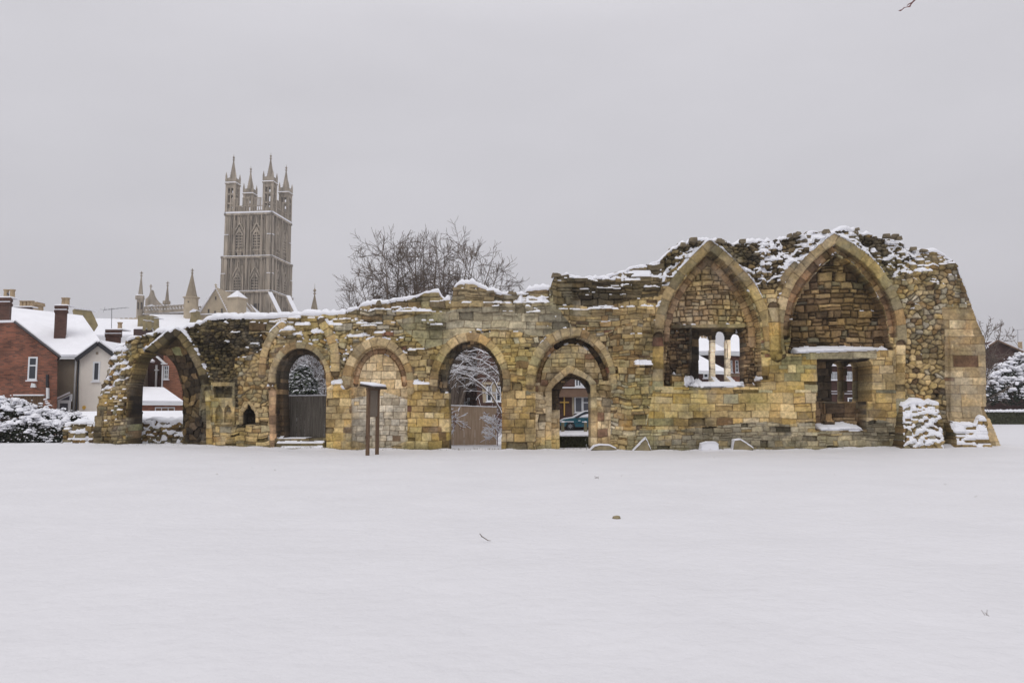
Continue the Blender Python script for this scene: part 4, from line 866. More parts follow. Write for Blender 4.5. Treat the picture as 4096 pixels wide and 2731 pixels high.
# car: hatchback pointing left
CY = 60.0; CX0 = W(2238, 1719, CY).x
car = thing('parked_car', 'teal hatchback with snow on bonnet and roof, seen through the pointed doorway', 'car', (CX0+2.0, CY+.9, 0))
def cx(*pts): return [(CX0+p[0], p[1]) for p in pts]
body = cx((.05,.35),(.02,.55),(.10,.72),(.35,.84),(1.05,.93),(2.2,.96),(3.4,.97),(3.95,.93),(4.05,.75),(4.05,.38),(3.9,.28),(3.62,.28),(3.6,.42),(3.48,.58),(3.28,.62),(3.08,.58),(2.96,.42),(2.94,.24),(1.18,.24),(1.16,.42),(1.04,.58),(.84,.62),(.64,.58),(.52,.42),(.5,.28),(.2,.28))
mb = MB(); mb.prism(body, CY, CY+1.7); mb.build('body', M['car_paint'], car, bevel=.05)
mb = MB(); y0, y1 = CY+.12, CY+1.58
g0 = cx((1.0,.92),(1.95,1.42),(3.1,1.44),(3.75,.97)); 
mb.prism(g0, y0, y1); mb.build('cabin', M['car_paint'], car, bevel=.05)
for q in ([(1.18,.95),(1.93,1.36),(2.25,1.38),(2.25,.97)], [(2.33,.97),(2.33,1.38),(2.95,1.38),(3.25,1.0)]):
    mb = MB(); mb.prism(cx(*q), y0-.012, y0+.01); mb.build('side_window', M['glass'], car)
mb = MB(); mb.quad((CX0+1.02,y0+.1,.95),(CX0+1.93,y0+.12,1.425),(CX0+1.93,y1-.12,1.425),(CX0+1.02,y1-.1,.95)); mb.build('windscreen', M['glass'], car)
for wx in (.84, 3.28):
    for yy, s_ in ((CY+.0, 1), (CY+1.5, -1)):
        mb = MB(); prof = [(.18,0),(.28,0),(.305,.03),(.305,.17),(.28,.2),(.18,.2)]; n0 = 22
        for r_, y_ in prof:
            for j in range(n0): mb.v.append((CX0+wx+r_*math.cos(2*math.pi*j/n0), yy+y_, .305+r_*math.sin(2*math.pi*j/n0)))
        for i in range(len(prof)-1):
            for j in range(n0): mb.f.append((i*n0+j, i*n0+(j+1) % n0, (i+1)*n0+(j+1) % n0, (i+1)*n0+j)); mb.m.append(0)
        wh = mb.build('wheel', M['rubber'], car, smooth=False)
        mb = MB()
        for k in range(8):
            a_ = 2*math.pi*k/8; mb.beam((CX0+wx+.03*math.cos(a_), yy+.03, .305+.03*math.sin(a_)), (CX0+wx+.2*math.cos(a_), yy+.03, .305+.2*math.sin(a_)), .035)
        for k in range(20):
            a_, b2 = 2*math.pi*k/20, 2*math.pi*(k+1)/20; mb.beam((CX0+wx+.2*math.cos(a_), yy+.03, .305+.2*math.sin(a_)), (CX0+wx+.2*math.cos(b2), yy+.03, .305+.2*math.sin(b2)), .03)
        mb.build('rim', M['alloy'], wh)
mb = MB(); mb.box(CX0+.06, CX0+.42, CY-.01, CY+.1, .58, .72, .03); mb.build('headlight', M['lamp_glass'], car)
mb = MB(); mb.box(CX0+1.25, CX0+1.45, CY-.16, CY-.0, .93, 1.05, .02, .02); mb.build('door_mirror', M['black_trim'], car, bevel=.02)
mb = MB(); mb.box(CX0+2.28, CX0+2.3, CY-.004, CY+.01, .33, .96); mb.box(CX0+1.22, CX0+2.9, CY-.01, CY+.01, .5, .54); mb.box(CX0+1.9, CX0+2.08, CY-.03, CY+.01, .84, .88); mb.build('door_trim', M['black_trim'], car)
mb = MB(); mb.prism(cx((.02,.66),(.12,.76),(.4,.9),(1.05,1.0),(1.3,1.14),(1.94,1.46),(2.5,1.53),(3.1,1.52),(3.3,1.4),(3.1,1.43),(1.95,1.41),(1.1,.95),(.4,.84),(.1,.7)), CY+.06, CY+1.62); mb.build('snow_cover', M['snow'], car, bevel=.03)
mb = MB(); mb.prism(cx((1.5,.98),(2.25,.99),(3.1,1.0),(3.1,1.12),(2.7,1.22),(2.35,1.28),(2.1,1.22),(1.75,1.12)), CY+.08, CY+.11)
for a_ in ((.55,.63,.62,.7),(1.7,2.0,.6,.66),(2.3,2.45,.62,.68),(1.4,1.62,.7,.75),(.3,1.1,.62,.68)): mb.box(CX0+a_[0], CX0+a_[1], CY-.015, CY+.01, a_[2], a_[3], .03)
mb.build('snow_patch', M['snow'], car, bevel=.01)

# ------------------------------------------------------------------ twigs on the snow and overhead
def twig(label, px, py, pts, r, Y, snow=False, name='fallen_twig', cat='twig', grp='bits of twig lying on the snow'):
    p0 = W(px, py, Y); t = thing(name, label, cat, tuple(p0), group=grp); mb = MB()
    for line in pts:
        mb.tube([Vector((p0.x+a_*.62, p0.y+c_*.62, p0.z+b_*.62)) for a_, b_, c_ in line], [r*.75]*(len(line)-1)+[r*.4], 5, True)
    mb.build('stem', M['bark'], t); return t
def ground_Y(py): return EYE*F_PX/(py-1635.5)
Yt = ground_Y(1912); twig('small forked twig lying on the snow in front of the pointed doorway', 2392, 1912, [[(-.12,.06,.1),(0,.02,.02),(.03,-.02,-.03)],[(-.12,-.0,0),(0,.02,.02),(.04,.06,.1)]], .007, Yt)
Yt = ground_Y(2158); twig('knobbly bent twig poking from the snow in the middle foreground', 1945, 2158, [[(-.13,.10,.1),(-.08,.05,.06),(-.02,.02,.02),(.03,-.01,0),(.09,-.01,-.05)],[(-.08,.05,.06),(-.1,.06,.0)]], .007, Yt)
Yt = ground_Y(2065); p = W(2465, 2060, Yt); st = thing('pebble', 'grey brown pebble half sunk in the snow', 'stone', tuple(p)); mb = MB(); blob(mb, (p.x, p.y, gh(p.x, p.y)+.005), .06, .07, .045, random.Random(8), 9); mb.build('stone', ST, st, smooth=True)
Yt = ground_Y(2465); twig('thin grass stalks sticking out of the snow in the right foreground', 3940, 2460, [[(0,0,0),(-.03,.06,.02)],[(.02,0,0),(.03,.07,0)],[(.05,-.01,0),(.01,.03,.03)]], .003, Yt, name='grass_stalks', cat='grass stalks')
p = W(3668, -40, 9.0); t = thing('overhanging_branch', 'bare branch tip reaching into the top edge of the sky', 'branch', tuple(p)); mb = MB()
def L9(*a_): return [W(x_, y_, 9.0+.02*k_) for k_, (x_, y_) in enumerate(a_)]
mb.tube(L9((3760,-130),(3700,-50),(3664,-4),(3650,10),(3638,26),(3618,32)), [.02,.014,.010,.009,.006,.004], 6)
mb.tube(L9((3650,10),(3634,18),(3628,24)), [.007,.006,.004], 5); mb.tube(L9((3618,30),(3606,42),(3598,46)), [.006,.005,.004], 5); mb.tube(L9((3606,40),(3594,44)), [.005,.003], 5)
mb.tube(L9((3646,14),(3640,28),(3624,30)), [.007,.006,.003], 5); mb.build('stem', M['twig_red'], t)
# ------------------------------------------------------------------ helpers for houses: outlines picked at a distance
def pp(mb, pts, Y, depth, skew=0.0):
    """skew: how far the side walls run off to the left with depth (houses standing at an angle)"""
    P3 = [W(p[0], p[1], Y) for p in pts]; n0 = len(mb.v); mb.prism([(p.x, p.z) for p in P3], Y, Y+depth)
    for i in range(n0+len(pts), n0+2*len(pts)): v = mb.v[i]; mb.v[i] = (v[0]+skew*depth, v[1], v[2])
    return mb
def part(name, mat, parent, pts, Y, depth, bevel=0, skew=0.0): mb = MB(); pp(mb, pts, Y, depth, skew); return mb.build(name, mat, parent, bevel=bevel)
def rect(x0, y0, x1, y1): return [(x0, y1), (x1, y1), (x1, y0), (x0, y0)]
def slab(mb, pts, t):
    P = [Vector(p) for p in pts]; n = (P[1]-P[0]).cross(P[2]-P[1]).normalized()
    if n.z < 0: n = -n
    k = len(P); vs = [p+n*t for p in P]+P; return mb.add(vs, [tuple(range(k)), tuple(range(2*k-1, k-1, -1))]+[(i, i+k, (i+1) % k+k, (i+1) % k) for i in range(k)])
def window(parent, x0, y0, x1, y1, Y, rails=1, mull=0, frame=None, fr=.06, glassm=None, sill=True, arched=False):
    A = W(x0, y1, Y); B = W(x1, y0, Y); mb = MB(); a, b, c, d_ = A.x, B.x, A.z, B.z; y = Y-.03
    mb.box(a, a+fr, y, y+.06, c, d_); mb.box(b-fr, b, y, y+.06, c, d_); mb.box(a+fr, b-fr, y, y+.06, c, c+fr); mb.box(a+fr, b-fr, y, y+.06, d_-fr, d_)
    for k in range(rails): z = c+(d_-c)*(k+1)/(rails+1)*(1.25 if rails == 1 else 1); mb.box(a+fr, b-fr, y+.002, y+.055, z-fr*.4, z+fr*.4)
    for k in range(mull): x = a+(b-a)*(k+1)/(mull+1); mb.box(x-fr*.4, x+fr*.4, y+.004, y+.05, c+fr, d_-fr)
    f = mb.build('window', frame or M['white_paint'], parent)
    mb = MB(); mb.box(a+fr*.5, b-fr*.5, Y-.012, Y-.004, c+fr*.5, d_-fr*.5); mb.build('pane', glassm or M['glass'], f)
    if sill: mb = MB(); mb.box(a-.06, b+.06, Y-.1, Y, c-.07, c-.005); mb.build('sill', M['snow'], f)
    return f
def chimney(parent_or_none, x0, x1, yt, yb, Y, pots, mat, label=None, depth=.7, name='chimney', skew=0):
    A = W(x0, yb, Y); B = W(x1, yt, Y); par = parent_or_none
    mb = MB(); h = B.z-A.z; n0 = 0; mb.box(A.x, B.x, Y, Y+depth, A.z-.6, B.z); mb.box(A.x-.06, B.x+.06, Y-.06, Y+depth+.06, B.z-.42, B.z-.28); mb.box(A.x-.05, B.x+.05, Y-.05, Y+depth+.05, B.z-.16, B.z-.002)
    if A.x < -10: mb.v = [(v[0]-.5*(v[1]-Y), v[1], v[2]) for v in mb.v]
    c = mb.build(name, mat, par)
    mb = MB(); mb.box(A.x-.05, B.x+.05, Y-.06, Y+depth+.06, B.z, B.z+.08, .04, .05); mb.box(A.x-.07, B.x+.05, Y-.1, Y-.06, B.z-.28, B.z-.23); mb.build('snow_cap', M['snow'], c)
    for k, f in enumerate(pots):
        mb = MB(); x = A.x+(B.x-A.x)*f; mb.lathe([(.15,0),(.17,.05),(.14,.12),(.13,.42),(.17,.46),(.17,.52),(.12,.52)], (x, Y+depth*.5, B.z+.03), 12); mb.build('chimney_pot', M['pot'], c, smooth=False)
    return c
def aerial(px, ybase, ytop, Y, label):
    a = W(px, ybase, Y); b = W(px, ytop, Y); t = thing('tv_aerial', label, 'aerial', tuple(a)); mb = MB(); mb.tube([a-Vector((0,0,.6)), b], .022, 5, True); mb.build('mast', M['metal'], t)
    mb = MB(); L0 = b-Vector((.55,0,.12)); R0 = b+Vector((.95,.2,.06)); mb.tube([L0, R0], .013, 4, True)
    for k in range(7): p = L0+(R0-L0)*(k/6); e_ = Vector((.05, .25, 0))*(1.3-.1*k); mb.tube([p-e_, p+e_], .008, 4, True)
    mb.tube([L0+Vector((-.02,0,-.18)), L0+Vector((.1,0,.2))], .01, 4, True); mb.build('antenna', M['metal'], t); return t

# ------------------------------------------------------------------ left: brick house
Y1 = 44.0; h = thing('brick_house', 'red brick house with a sloping gable verge and one white window at the left edge', 'house', (W(60,1700,Y1).x, Y1, 0))
part('wall', M['brick_red'], h, [(-420,1800),(226,1800),(230,1427),(60,1294),(50,1288),(-420,1303)], Y1, 7, skew=-.62)
mb = MB(); slab(mb, [W(54,1287,Y1-.15), W(240,1430,Y1-.15), W(240,1430,Y1-.15)+Vector((-4.34,7,0)), W(54,1287,Y1-.15)+Vector((-4.34,7,0))], .10); mb.build('verge', M['slate'], h)
mb = MB(); slab(mb, [W(56,1282,Y1-.0), W(238,1421,Y1-.0), W(238,1421,Y1)+Vector((-4.2,6.8,0)), W(56,1282,Y1)+Vector((-4.2,6.8,0))], .09)
slab(mb, [W(-420,1299,Y1-.1), W(52,1289,Y1-.1), W(52,1289,Y1)+Vector((-4.2,6.8,0)), W(-420,1299,Y1)+Vector((-4.2,6.8,0))], .13); mb.build('roof_snow', M['roof_snow'], h)
window(h, 110, 1427, 152, 1520, Y1, 1, fr=.085)
part('alarm_box', M['white_paint'], h, [(121,1549),(142,1549),(138,1534),(125,1532)], Y1-.12, .12)
part('flue_pipe', M['black_trim'], h, rect(183,1498,191,1549), Y1-.12, .11); part('waste_pipe', M['white_paint'], h, rect(184,1551,193,1594), Y1-.13, .12)
chimney(h, -60, 41, 1190, 1300, Y1+3.0, (.62,.88), M['brick_mid'], depth=.9)
f = thing('railing_fence', 'brown slatted fence panel with a strip of snow in front of the brick house', 'fence', (W(110,1650,Y1-2).x, Y1-2, 0))
mb = MB(); A = W(54,1580,Y1-2); B = W(174,1583,Y1-2)
for k in range(22): x = A.x+(B.x-A.x)*k/21; mb.box(x-.025, x+.025, Y1-2, Y1-1.95, A.z-.9, A.z-.03)
mb.box(A.x, B.x, Y1-1.95, Y1-1.92, A.z-.5, A.z-.02); mb.build('panel', M['post_wood'], f); mb = MB(); mb.box(A.x, B.x, Y1-2.04, Y1-1.9, A.z-.03, A.z+.04); mb.build('snow_cap', M['snow'], f)
f = thing('garden_pier', 'low brick garden pier between the brown fence panel and the glazed porch', 'pier', (W(188,1650,Y1-2).x, Y1-2, 0))
mb = MB(); A = W(175,1598,Y1-2.1); B = W(202,1598,Y1-2.1); mb.box(A.x, B.x, Y1-2.1, Y1-1.7, -.1, A.z); mb.build('pier_shaft', M['brick_orange'], f); mb = MB()
for k in range(4): blob(mb, (A.x+.08+.08*k, Y1-2.1, A.z-.1*k), .1, .08, .06, random.Random(k))
mb.build('snow_cap', M['snow'], f)

# ------------------------------------------------------------------ cream rendered house with the big snowy roof
Y2 = 46.0; h = thing('cream_house', 'cream and tan rendered house with a black edged gable under a wide snow covered roof', 'house', (W(330,1700,Y2).x, Y2, 0))
part('side_wall', M['tan'], h, [(-60,1800),(470,1800),(470,1432),(-60,1432)], Y2+2, 5)
part('gable_wall', M['cream'], h, [(314,1800),(480,1800),(480,1440),(392,1378),(316,1436)], Y2, 2)
mb = MB(); slab(mb, [W(-160,1428,Y2+1.7), W(442,1428,Y2+1.7), W(332,1270,Y2+8.5), W(30,1235,Y2+7)], .16); mb.build('roof_snow', M['roof_snow'], h)
mb = MB(); slab(mb, [W(-160,1432,Y2+1.7), W(446,1432,Y2+1.7), W(334,1273,Y2+8.5), W(28,1238,Y2+7)], -.05); 
mb.tube([W(30,1234,Y2+7.1), W(334,1268,Y2+8.6)], .13, 6, True); mb.build('roof_tiles', M['slate'], h)
mb = MB(); r0 = W(393,1366,Y2-.25); rb = r0+Vector((0,4.5,0)); l0 = W(304,1432,Y2-.25); lb = l0+Vector((0,4.2,0)); q0 = W(486,1434,Y2-.25); qb = q0+Vector((0,4.2,0))
slab(mb, [l0, r0, rb, lb], .12); slab(mb, [r0, q0, qb, rb], .12); mb.build('gable_snow', M['roof_snow'], h)
mb = MB()
for a_, b_ in ((l0, r0), (r0, q0)): mb.beam(a_-Vector((0,.04,.11)), b_-Vector((0,.04,.11)), .05, .24)
mb.build('bargeboard', M['black_trim'], h)
mb = MB(); a_ = W(232,1433,Y2+1.6); b_ = W(308,1433,Y2+1.6); mb.beam(a_, b_, .12, .1); mb.build('gutter', M['white_paint'], h)
window(h, 370, 1446, 402, 1524, Y2, 0, fr=.09)
for x, mt in ((304,'white_paint'),(315,'black_trim')):
    mb = MB(); a_ = W(x,1438,Y2-.08 if x > 310 else Y2+1.9); b_ = Vector((a_.x, a_.y, .3)); mb.tube([a_, b_], .045 if x > 310 else .06, 6); mb.build('drainpipe', M[mt], h)
part('vent_brick', M['tan'], h, rect(383,1407,393,1418), Y2-.02, .02)
part('wall_lamp', M['gold'], h, [(330,1636),(336,1637),(341,1632),(342,1626),(337,1622),(331,1623),(328,1629)], Y2-.06, .06)
chimney(h, 215, 268, 1222, 1345, Y2+3.6, (.42,.7), M['brick_mid'], depth=.8)
# glazed porch
p_ = thing('glazed_porch', 'small white framed glass porch with a snow topped lean-to roof', 'porch', (W(250,1650,Y2).x, Y2-.4, 0))
window(p_, 228, 1604, 282, 1690, Y2-.4, 0, fr=.12, glassm=M['glass_grey'], sill=False)
mb = MB(); A = W(222,1604,Y2-.42); B = W(286,1604,Y2-.42); T_ = W(286,1576,Y2-.42)
mb.prism([(A.x,A.z),(B.x,B.z),(B.x,T_.z),(T_.x-.05,T_.z)], Y2-.42, Y2-.36); mb.build('gable_frame', M['white_paint'], p_)
mb = MB(); mb.prism([(A.x+.3,A.z+.06),(B.x-.12,B.z+.06),(B.x-.12,T_.z-.1)], Y2-.44, Y2-.421); mb.build('pane', M['glass_grey'], p_)
mb = MB(); slab(mb, [W(216,1602,Y2-.5), W(282,1572,Y2-.5), W(282,1572,Y2+1.9), W(216,1602,Y2+1.9)], .1); mb.build('roof_snow', M['roof_snow'], p_)

# chimneys and roofs further back
def back_chimney(label, x0, x1, yt, yb, Y, pots, mat, depth=.8):
    t = thing('chimney_stack', label, 'chimney', (W((x0+x1)/2, yb, Y).x, Y, 0)); chimney(t, x0, x1, yt, yb, Y, pots, mat, depth=depth, name='stack'); return t
back_chimney('low dark chimney stack with several buff pots behind the ridge of the big snowy roof', 58, 126, 1228, 1262, 62, (.2,.42,.65,.85), M['brick_dark'])
t = thing('chimney_stack', 'plain buff stone chimney just right of the low dark stack with pots', 'chimney', (W(128, 1245, 64).x, 64, 0)); mb = MB(); pp(mb, [(108,1262),(148,1262),(148,1208),(112,1212)], 64, .9); pp(mb, [(108,1220),(150,1220),(148,1207),(110,1209)], 63.9, 1.1); mb.build('stack', M['pot'], t); mb = MB(); pp(mb, [(109,1209),(149,1207),(148,1204),(110,1206)], 63.9, 1.1); mb.build('snow_cap', M['snow'], t)
c3 = back_chimney('squat red brick chimney with snow on its ledges, left of the ruined wall end', 420, 486, 1318, 1400, 52, (.6,), M['brick_mid'], 1.2)
aerial(447, 1320, 1232, 52.4, 'television aerial on a thin mast above the squat brick chimney')
t = thing('stone_gable', 'mossy yellow stone gable end with a stepped snowy coping behind the snow covered roof', 'gable', (W(330,1300,90).x, 90, 0))
part('wall', M['mossy_stone'], t, [(288,1300),(372,1330),(392,1300),(380,1272),(368,1248),(364,1242),(300,1234),(290,1240),(294,1262)], 90, 1.2, skew=-.55)
mb = MB(); 
for k in range(6): pp(mb, rect(299+k*11, 1231+k*1.2, 306+k*11, 1235+k*1.2), 89.9, 1.4)
pp(mb, [(298,1236),(365,1243),(364,1240),(298,1233)], 89.9, 1.4); mb.build('snow_cap', M['snow'], t)

# ------------------------------------------------------------------ seen through the leftmost arch
Y3 = 50.0; h = thing('brick_terrace', 'red brick building with a white corner pipe and arched window seen through the leftmost arch', 'house', (W(650,1700,Y3).x, Y3, 0))
part('rear_wall', M['brick_dark'], h, [(560,1800),(652,1800),(652,1385),(560,1385)], Y3+2, 4); part('front_wall', M['brick_orange'], h, [(650,1800),(830,1800),(830,1352),(655,1352)], Y3, 4)  # rear wall's darker brick carries painted shade, front wall is the lit one
window(h, 655, 1462, 676, 1516, Y3, 2, 1, fr=.06)
mb = MB(); mb.beam(W(628,1426,Y3-.2), W(662,1456,Y3-.2), .25, .08); mb.beam(W(646,1455,Y3-.2), W(668,1455,Y3-.2), .2, .08); mb.build('fascia', M['white_paint'], h)
mb = MB(); a_ = W(627,1460,Y3+1.85); mb.tube([a_, Vector((a_.x, a_.y, 1.5))], .07, 6); mb.beam(W(618,1480,Y3+1.8), W(636,1480,Y3+1.8), .06); mb.build('drainpipe', M['white_paint'], h); mb = MB(); a_ = W(651,1460,Y3-.06); mb.tube([a_, Vector((a_.x, a_.y, 1.5))], .05, 6); mb.build('drainpipe', M['white_paint'], h)
part('pipe_elbow', M['white_paint'], h, rect(580,1518,583,1550), Y3+1.8, .1)
h = thing('lean_to', 'low outbuilding with a smooth snow covered lean-to roof seen through the leftmost arch', 'outbuilding', (W(650,1700,44).x, 44, 0))
part('wall', M['brick_orange'], h, [(560,1800),(745,1800),(745,1612),(560,1612)], 44.3, 3)
mb = MB(); slab(mb, [W(548,1610,44), W(734,1612,44), W(655,1556,48), W(548,1553,48)], .12); mb.build('roof_snow', M['roof_snow'], h)
mb = MB(); mb.beam(W(548,1615,43.9), W(736,1616,43.9), .08, .13); mb.build('fascia', M['white_paint'], h)
window(h, 620, 1628, 700, 1650, 44.3, 0, 2, fr=.05, glassm=M['brick_band'], sill=False)
h = thing('shed_roof', 'long flat shed roof under a smooth blanket of snow behind the low rubble walls', 'shed', (W(540,1700,37).x, 37, 0))
mb = MB(); A = W(300,1686,36.5); B = W(790,1680,36.5); mb.box(A.x, B.x, 36.6, 39.4, -.1, A.z); mb.build('wall', M['panel_wood'], h)
mb = MB(); slab(mb, [A+Vector((-.1,-.1,0)), B+Vector((.1,-.1,0)), W(790,1646,39.6), W(300,1650,39.6)], .06); mb.build('roof_snow', M['roof_snow'], h)

# ------------------------------------------------------------------ the large brick building beyond the tall arch and the doorway
Y4 = 62.0; h = thing('brick_presbytery', 'large red brick building with a gold cross and white windows beyond the arches', 'building', (W(2150,1700,Y4).x, Y4, 0))
part('wall', M['brick_mid'], h, [(1700,1800),(2560,1800),(2560,1330),(1700,1330)], Y4, 9)
part('projecting_bay', M['brick_mid'], h, [(1908,1800),(2130,1800),(2130,1380),(1908,1380)], Y4-8, 8)
mb = MB(); slab(mb, [W(1690,1334,Y4-.5), W(2570,1334,Y4-.5), W(2520,1272,Y4+5), W(1740,1272,Y4+5)], .2); mb.build('roof_snow', M['roof_snow'], h)
part('concrete_band', M['brick_band'], h, rect(2200,1553,2420,1588), Y4-.5, .5); part('band_snow', M['snow'], h, rect(2196,1547,2424,1552), Y4-.6, .6)
mb = MB(); pp(mb, rect(2255,1587,2260,1662), Y4-.15, .12); pp(mb, rect(2239,1606,2255,1611), Y4-.15, .12); pp(mb, rect(2260,1606,2276,1611), Y4-.15, .12); mb.build('cross', M['gold'], h)
for x0, x1, y0, y1, rl, ml in ((2298,2330,1586,1650,0,0),(2330,2362,1586,1650,1,0),(2362,2394,1586,1650,0,0),(2300,2326,1500,1546,0,1),(2326,2352,1500,1546,0,1),(1893,1922,1470,1500,1,2),(1860,1880,1605,1640,0,1)):
    window(h, x0, y0, x1, y1, Y4, rl, ml, fr=.09, glassm=M['glass_grey'])
part('quoin', M['pale_stone'], h, rect(2288,1588,2296,1660), Y4-.05, .05)
for x0, x1 in ((1946,1968),(1984,2004)): window(h, x0, 1545, x1, 1605, Y4-8, 1, 0, fr=.08)
mb = MB(); pp(mb, [(1932,1610),(1944,1610),(1944,1540),(1928,1540)], Y4-8.06, .06); pp(mb, [(1969,1610),(1983,1610),(1983,1536),(1969,1536)], Y4-8.06, .06); pp(mb, rect(1928,1528,2010,1538), Y4-8.06, .06); mb.build('stone_surround', M['pale_stone'], h)
part('string_course', M['snow'], h, rect(1780,1553,1908,1556), Y4-.2, .2)
mb = MB(); a_ = W(1858,1440,Y4-.1); mb.tube([a_, Vector((a_.x, a_.y, .2))], .09, 6); mb.build('drainpipe', M['white_paint'], h)
for x0, x1 in ((1826,1848),(1868,1880)): window(h, x0, 1590, x1, 1640, Y4, 0, 0, fr=.1, glassm=M['glass_grey'])
window(h, 1900, 1395, 1918, 1455, Y4-8 if False else Y4, 2, 1, fr=.1)

# ------------------------------------------------------------------ building and outhouse beyond the three-light window
Y5 = 72.0; h = thing('hip_roofed_house', 'brick house with white eaves and a snow covered hipped roof seen through the three-light window', 'house', (W(2900,1700,Y5).x, Y5, 0))
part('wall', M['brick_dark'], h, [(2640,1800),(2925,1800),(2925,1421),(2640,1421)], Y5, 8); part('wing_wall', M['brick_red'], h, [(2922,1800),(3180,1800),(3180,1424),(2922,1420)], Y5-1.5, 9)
mb = MB(); slab(mb, [W(2640,1417,Y5-.6), W(2915,1410,Y5-.6), W(2880,1392,Y5+3), W(2790,1345,Y5+6), W(2660,1345,Y5+6)], .2); slab(mb, [W(2900,1412,Y5-2.1), W(3200,1424,Y5-2.1), W(3160,1340,Y5+4), W(2905,1330,Y5+4)], .2); mb.build('roof_snow', M['roof_snow'], h)
mb = MB(); mb.beam(W(2640,1422,Y5-.5), W(2900,1415,Y5-.5), .4, .16); mb.beam(W(2896,1416,Y5-2.), W(3200,1429,Y5-2.), .4, .24); mb.build('eaves_board', M['white_paint'], h)
chimney(h, 2806, 2836, 1356, 1400, Y5+4, (.3,.7), M['brick_dark'], depth=1.0)
for x0, x1 in ((2923,2929),(2942,2953)): window(h, x0, 1441, x1, 1489, Y5-1.5, 2, 0, fr=.06)
part('string_course', M['pale_stone'], h, rect(2922,1496,3180,1499), Y5-1.55, .05); part('string_course', M['pale_stone'], h, rect(2922,1503,3180,1505), Y5-1.55, .05)
h = thing('outhouse', 'low brick outhouse with a snowy sloping roof in front of the hip roofed house', 'outbuilding', (W(2790,1700,60).x, 60, 0))
part('wall', M['brick_dark'], h, [(2700,1800),(2905,1800),(2905,1490),(2700,1484)], 60, 5)
mb = MB(); slab(mb, [W(2700,1484,59.7), W(2908,1490,59.7), W(2905,1484,61), W(2796,1426,64), W(2700,1400,64)], .12); mb.build('roof_snow', M['roof_snow'], h)
mb = MB(); mb.beam(W(2700,1488,59.6), W(2906,1494,59.6), .06, .14); mb.build('gutter', M['white_paint'], h); window(h, 2813, 1492, 2834, 1512, 60, 0, 0, fr=.09)
Y6 = 58.0; h = thing('brick_lodge', 'dark brick building with snow on a low roof seen through the small two-light window', 'building', (W(3390,1700,Y6).x, Y6, 0))
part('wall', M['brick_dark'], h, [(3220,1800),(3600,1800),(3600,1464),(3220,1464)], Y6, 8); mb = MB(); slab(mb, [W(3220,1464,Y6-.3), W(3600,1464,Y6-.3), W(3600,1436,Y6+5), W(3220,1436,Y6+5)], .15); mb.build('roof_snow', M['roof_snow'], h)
window(h, 3387, 1486, 3418, 1520, Y6, 5, 5, fr=.035); window(h, 3322, 1488, 3366, 1518, Y6, 5, 7, fr=.03)
part('string_course', M['snow'], h, rect(3220,1563,3600,1565), Y6-.15, .15); part('string_course', M['snow'], h, rect(3220,1573,3600,1575), Y6-.15, .15); window(h, 3391, 1590, 3412, 1615, Y6, 0, 0, fr=.08)

# ------------------------------------------------------------------ right edge
Y7 = 85.0; h = thing('gabled_brick_house', 'dark red brick house gable with snowy verges at the right edge', 'house', (W(4020,1700,Y7).x, Y7, 0))
part('wall', M['brick_dark'], h, [(3925,1720),(4300,1720),(4300,1500),(3992,1362),(3958,1382),(3956,1396),(3925,1410)], Y7, 9)
mb = MB(); slab(mb, [W(3990,1358,Y7-.3), W(4300,1496,Y7-.3), W(4300,1496,Y7+9), W(3990,1358,Y7+9)], .14); slab(mb, [W(3955,1381,Y7-.3), W(3991,1358,Y7-.3), W(3991,1358,Y7+9), W(3955,1381,Y7+9)], .12); slab(mb, [W(3915,1406,Y7-.3), W(3956,1390,Y7-.3), W(3956,1372,Y7+9), W(3915,1390,Y7+9)], .3); mb.build('roof_snow', M['roof_snow'], h)
mb = MB(); mb.beam(W(3990,1361,Y7-.3), W(4300,1499,Y7-.3), .1, .14); mb.beam(W(3955,1384,Y7-.3), W(3990,1361,Y7-.3), .1, .14); mb.build('bargeboard', M['brick_band'], h)
mb = MB(); p_ = W(4081,1392,Y7); mb.lathe([(.2,-.6),(.2,.55),(.23,.57),(.23,.66),(.1,.66)], (p_.x, p_.y, p_.z), 10); mb.build('flue', M['pot'], h)
aerial(4071, 1375, 1318, Y7+1, 'television aerial on the gabled brick house at the right edge')
box_hedge('long clipped dark hedge topped with snow, right of the ruin', 77.0, 3930, 4500, 1648, 1.6, .22, 602, .10, 5000)

# ------------------------------------------------------------------ bird on the chimney pot
bp_ = W(27, 1172, Y1+3.4); bt = thing('pigeon', 'small grey pigeon perched on the chimney pot at the left edge', 'bird', tuple(bp_))
me = bpy.data.meshes.new('pigeon_body'); V_ = [(-.07,0,.10),(-.05,0,.06),(0,0,0),(.07,0,-.06),(.15,0,-.14)]; me.from_pydata([(bp_.x-bp_.x+a_, b_, c_) for a_, b_, c_ in V_], [(0,1),(1,2),(2,3),(3,4)], [])
bo = bpy.data.objects.new('body', me); COL.objects.link(bo); bo.parent = bt; me.materials.append(pm('pigeon_grey', (.10,.10,.12), .3, 12))
mo_ = bo.modifiers.new('skin', 'SKIN'); 
for v_, r_ in zip(me.skin_vertices[0].data, (.035, .04, .065, .055, .018)): v_.radius = (r_, r_)
ms = bo.modifiers.new('sub', 'SUBSURF'); ms.levels = 1; ms.render_levels = 2
mb = MB(); mb.beam(bp_+Vector((-.1,0,.105)), bp_+Vector((-.135,0,.095)), .012); mb.beam(bp_+Vector((.0,.02,-.04)), bp_+Vector((0,.02,-.1)), .012); mb.beam(bp_+Vector((.0,-.02,-.04)), bp_+Vector((0,-.02,-.1)), .012); mb.build('beak_and_feet', M['twig_red'], bt)
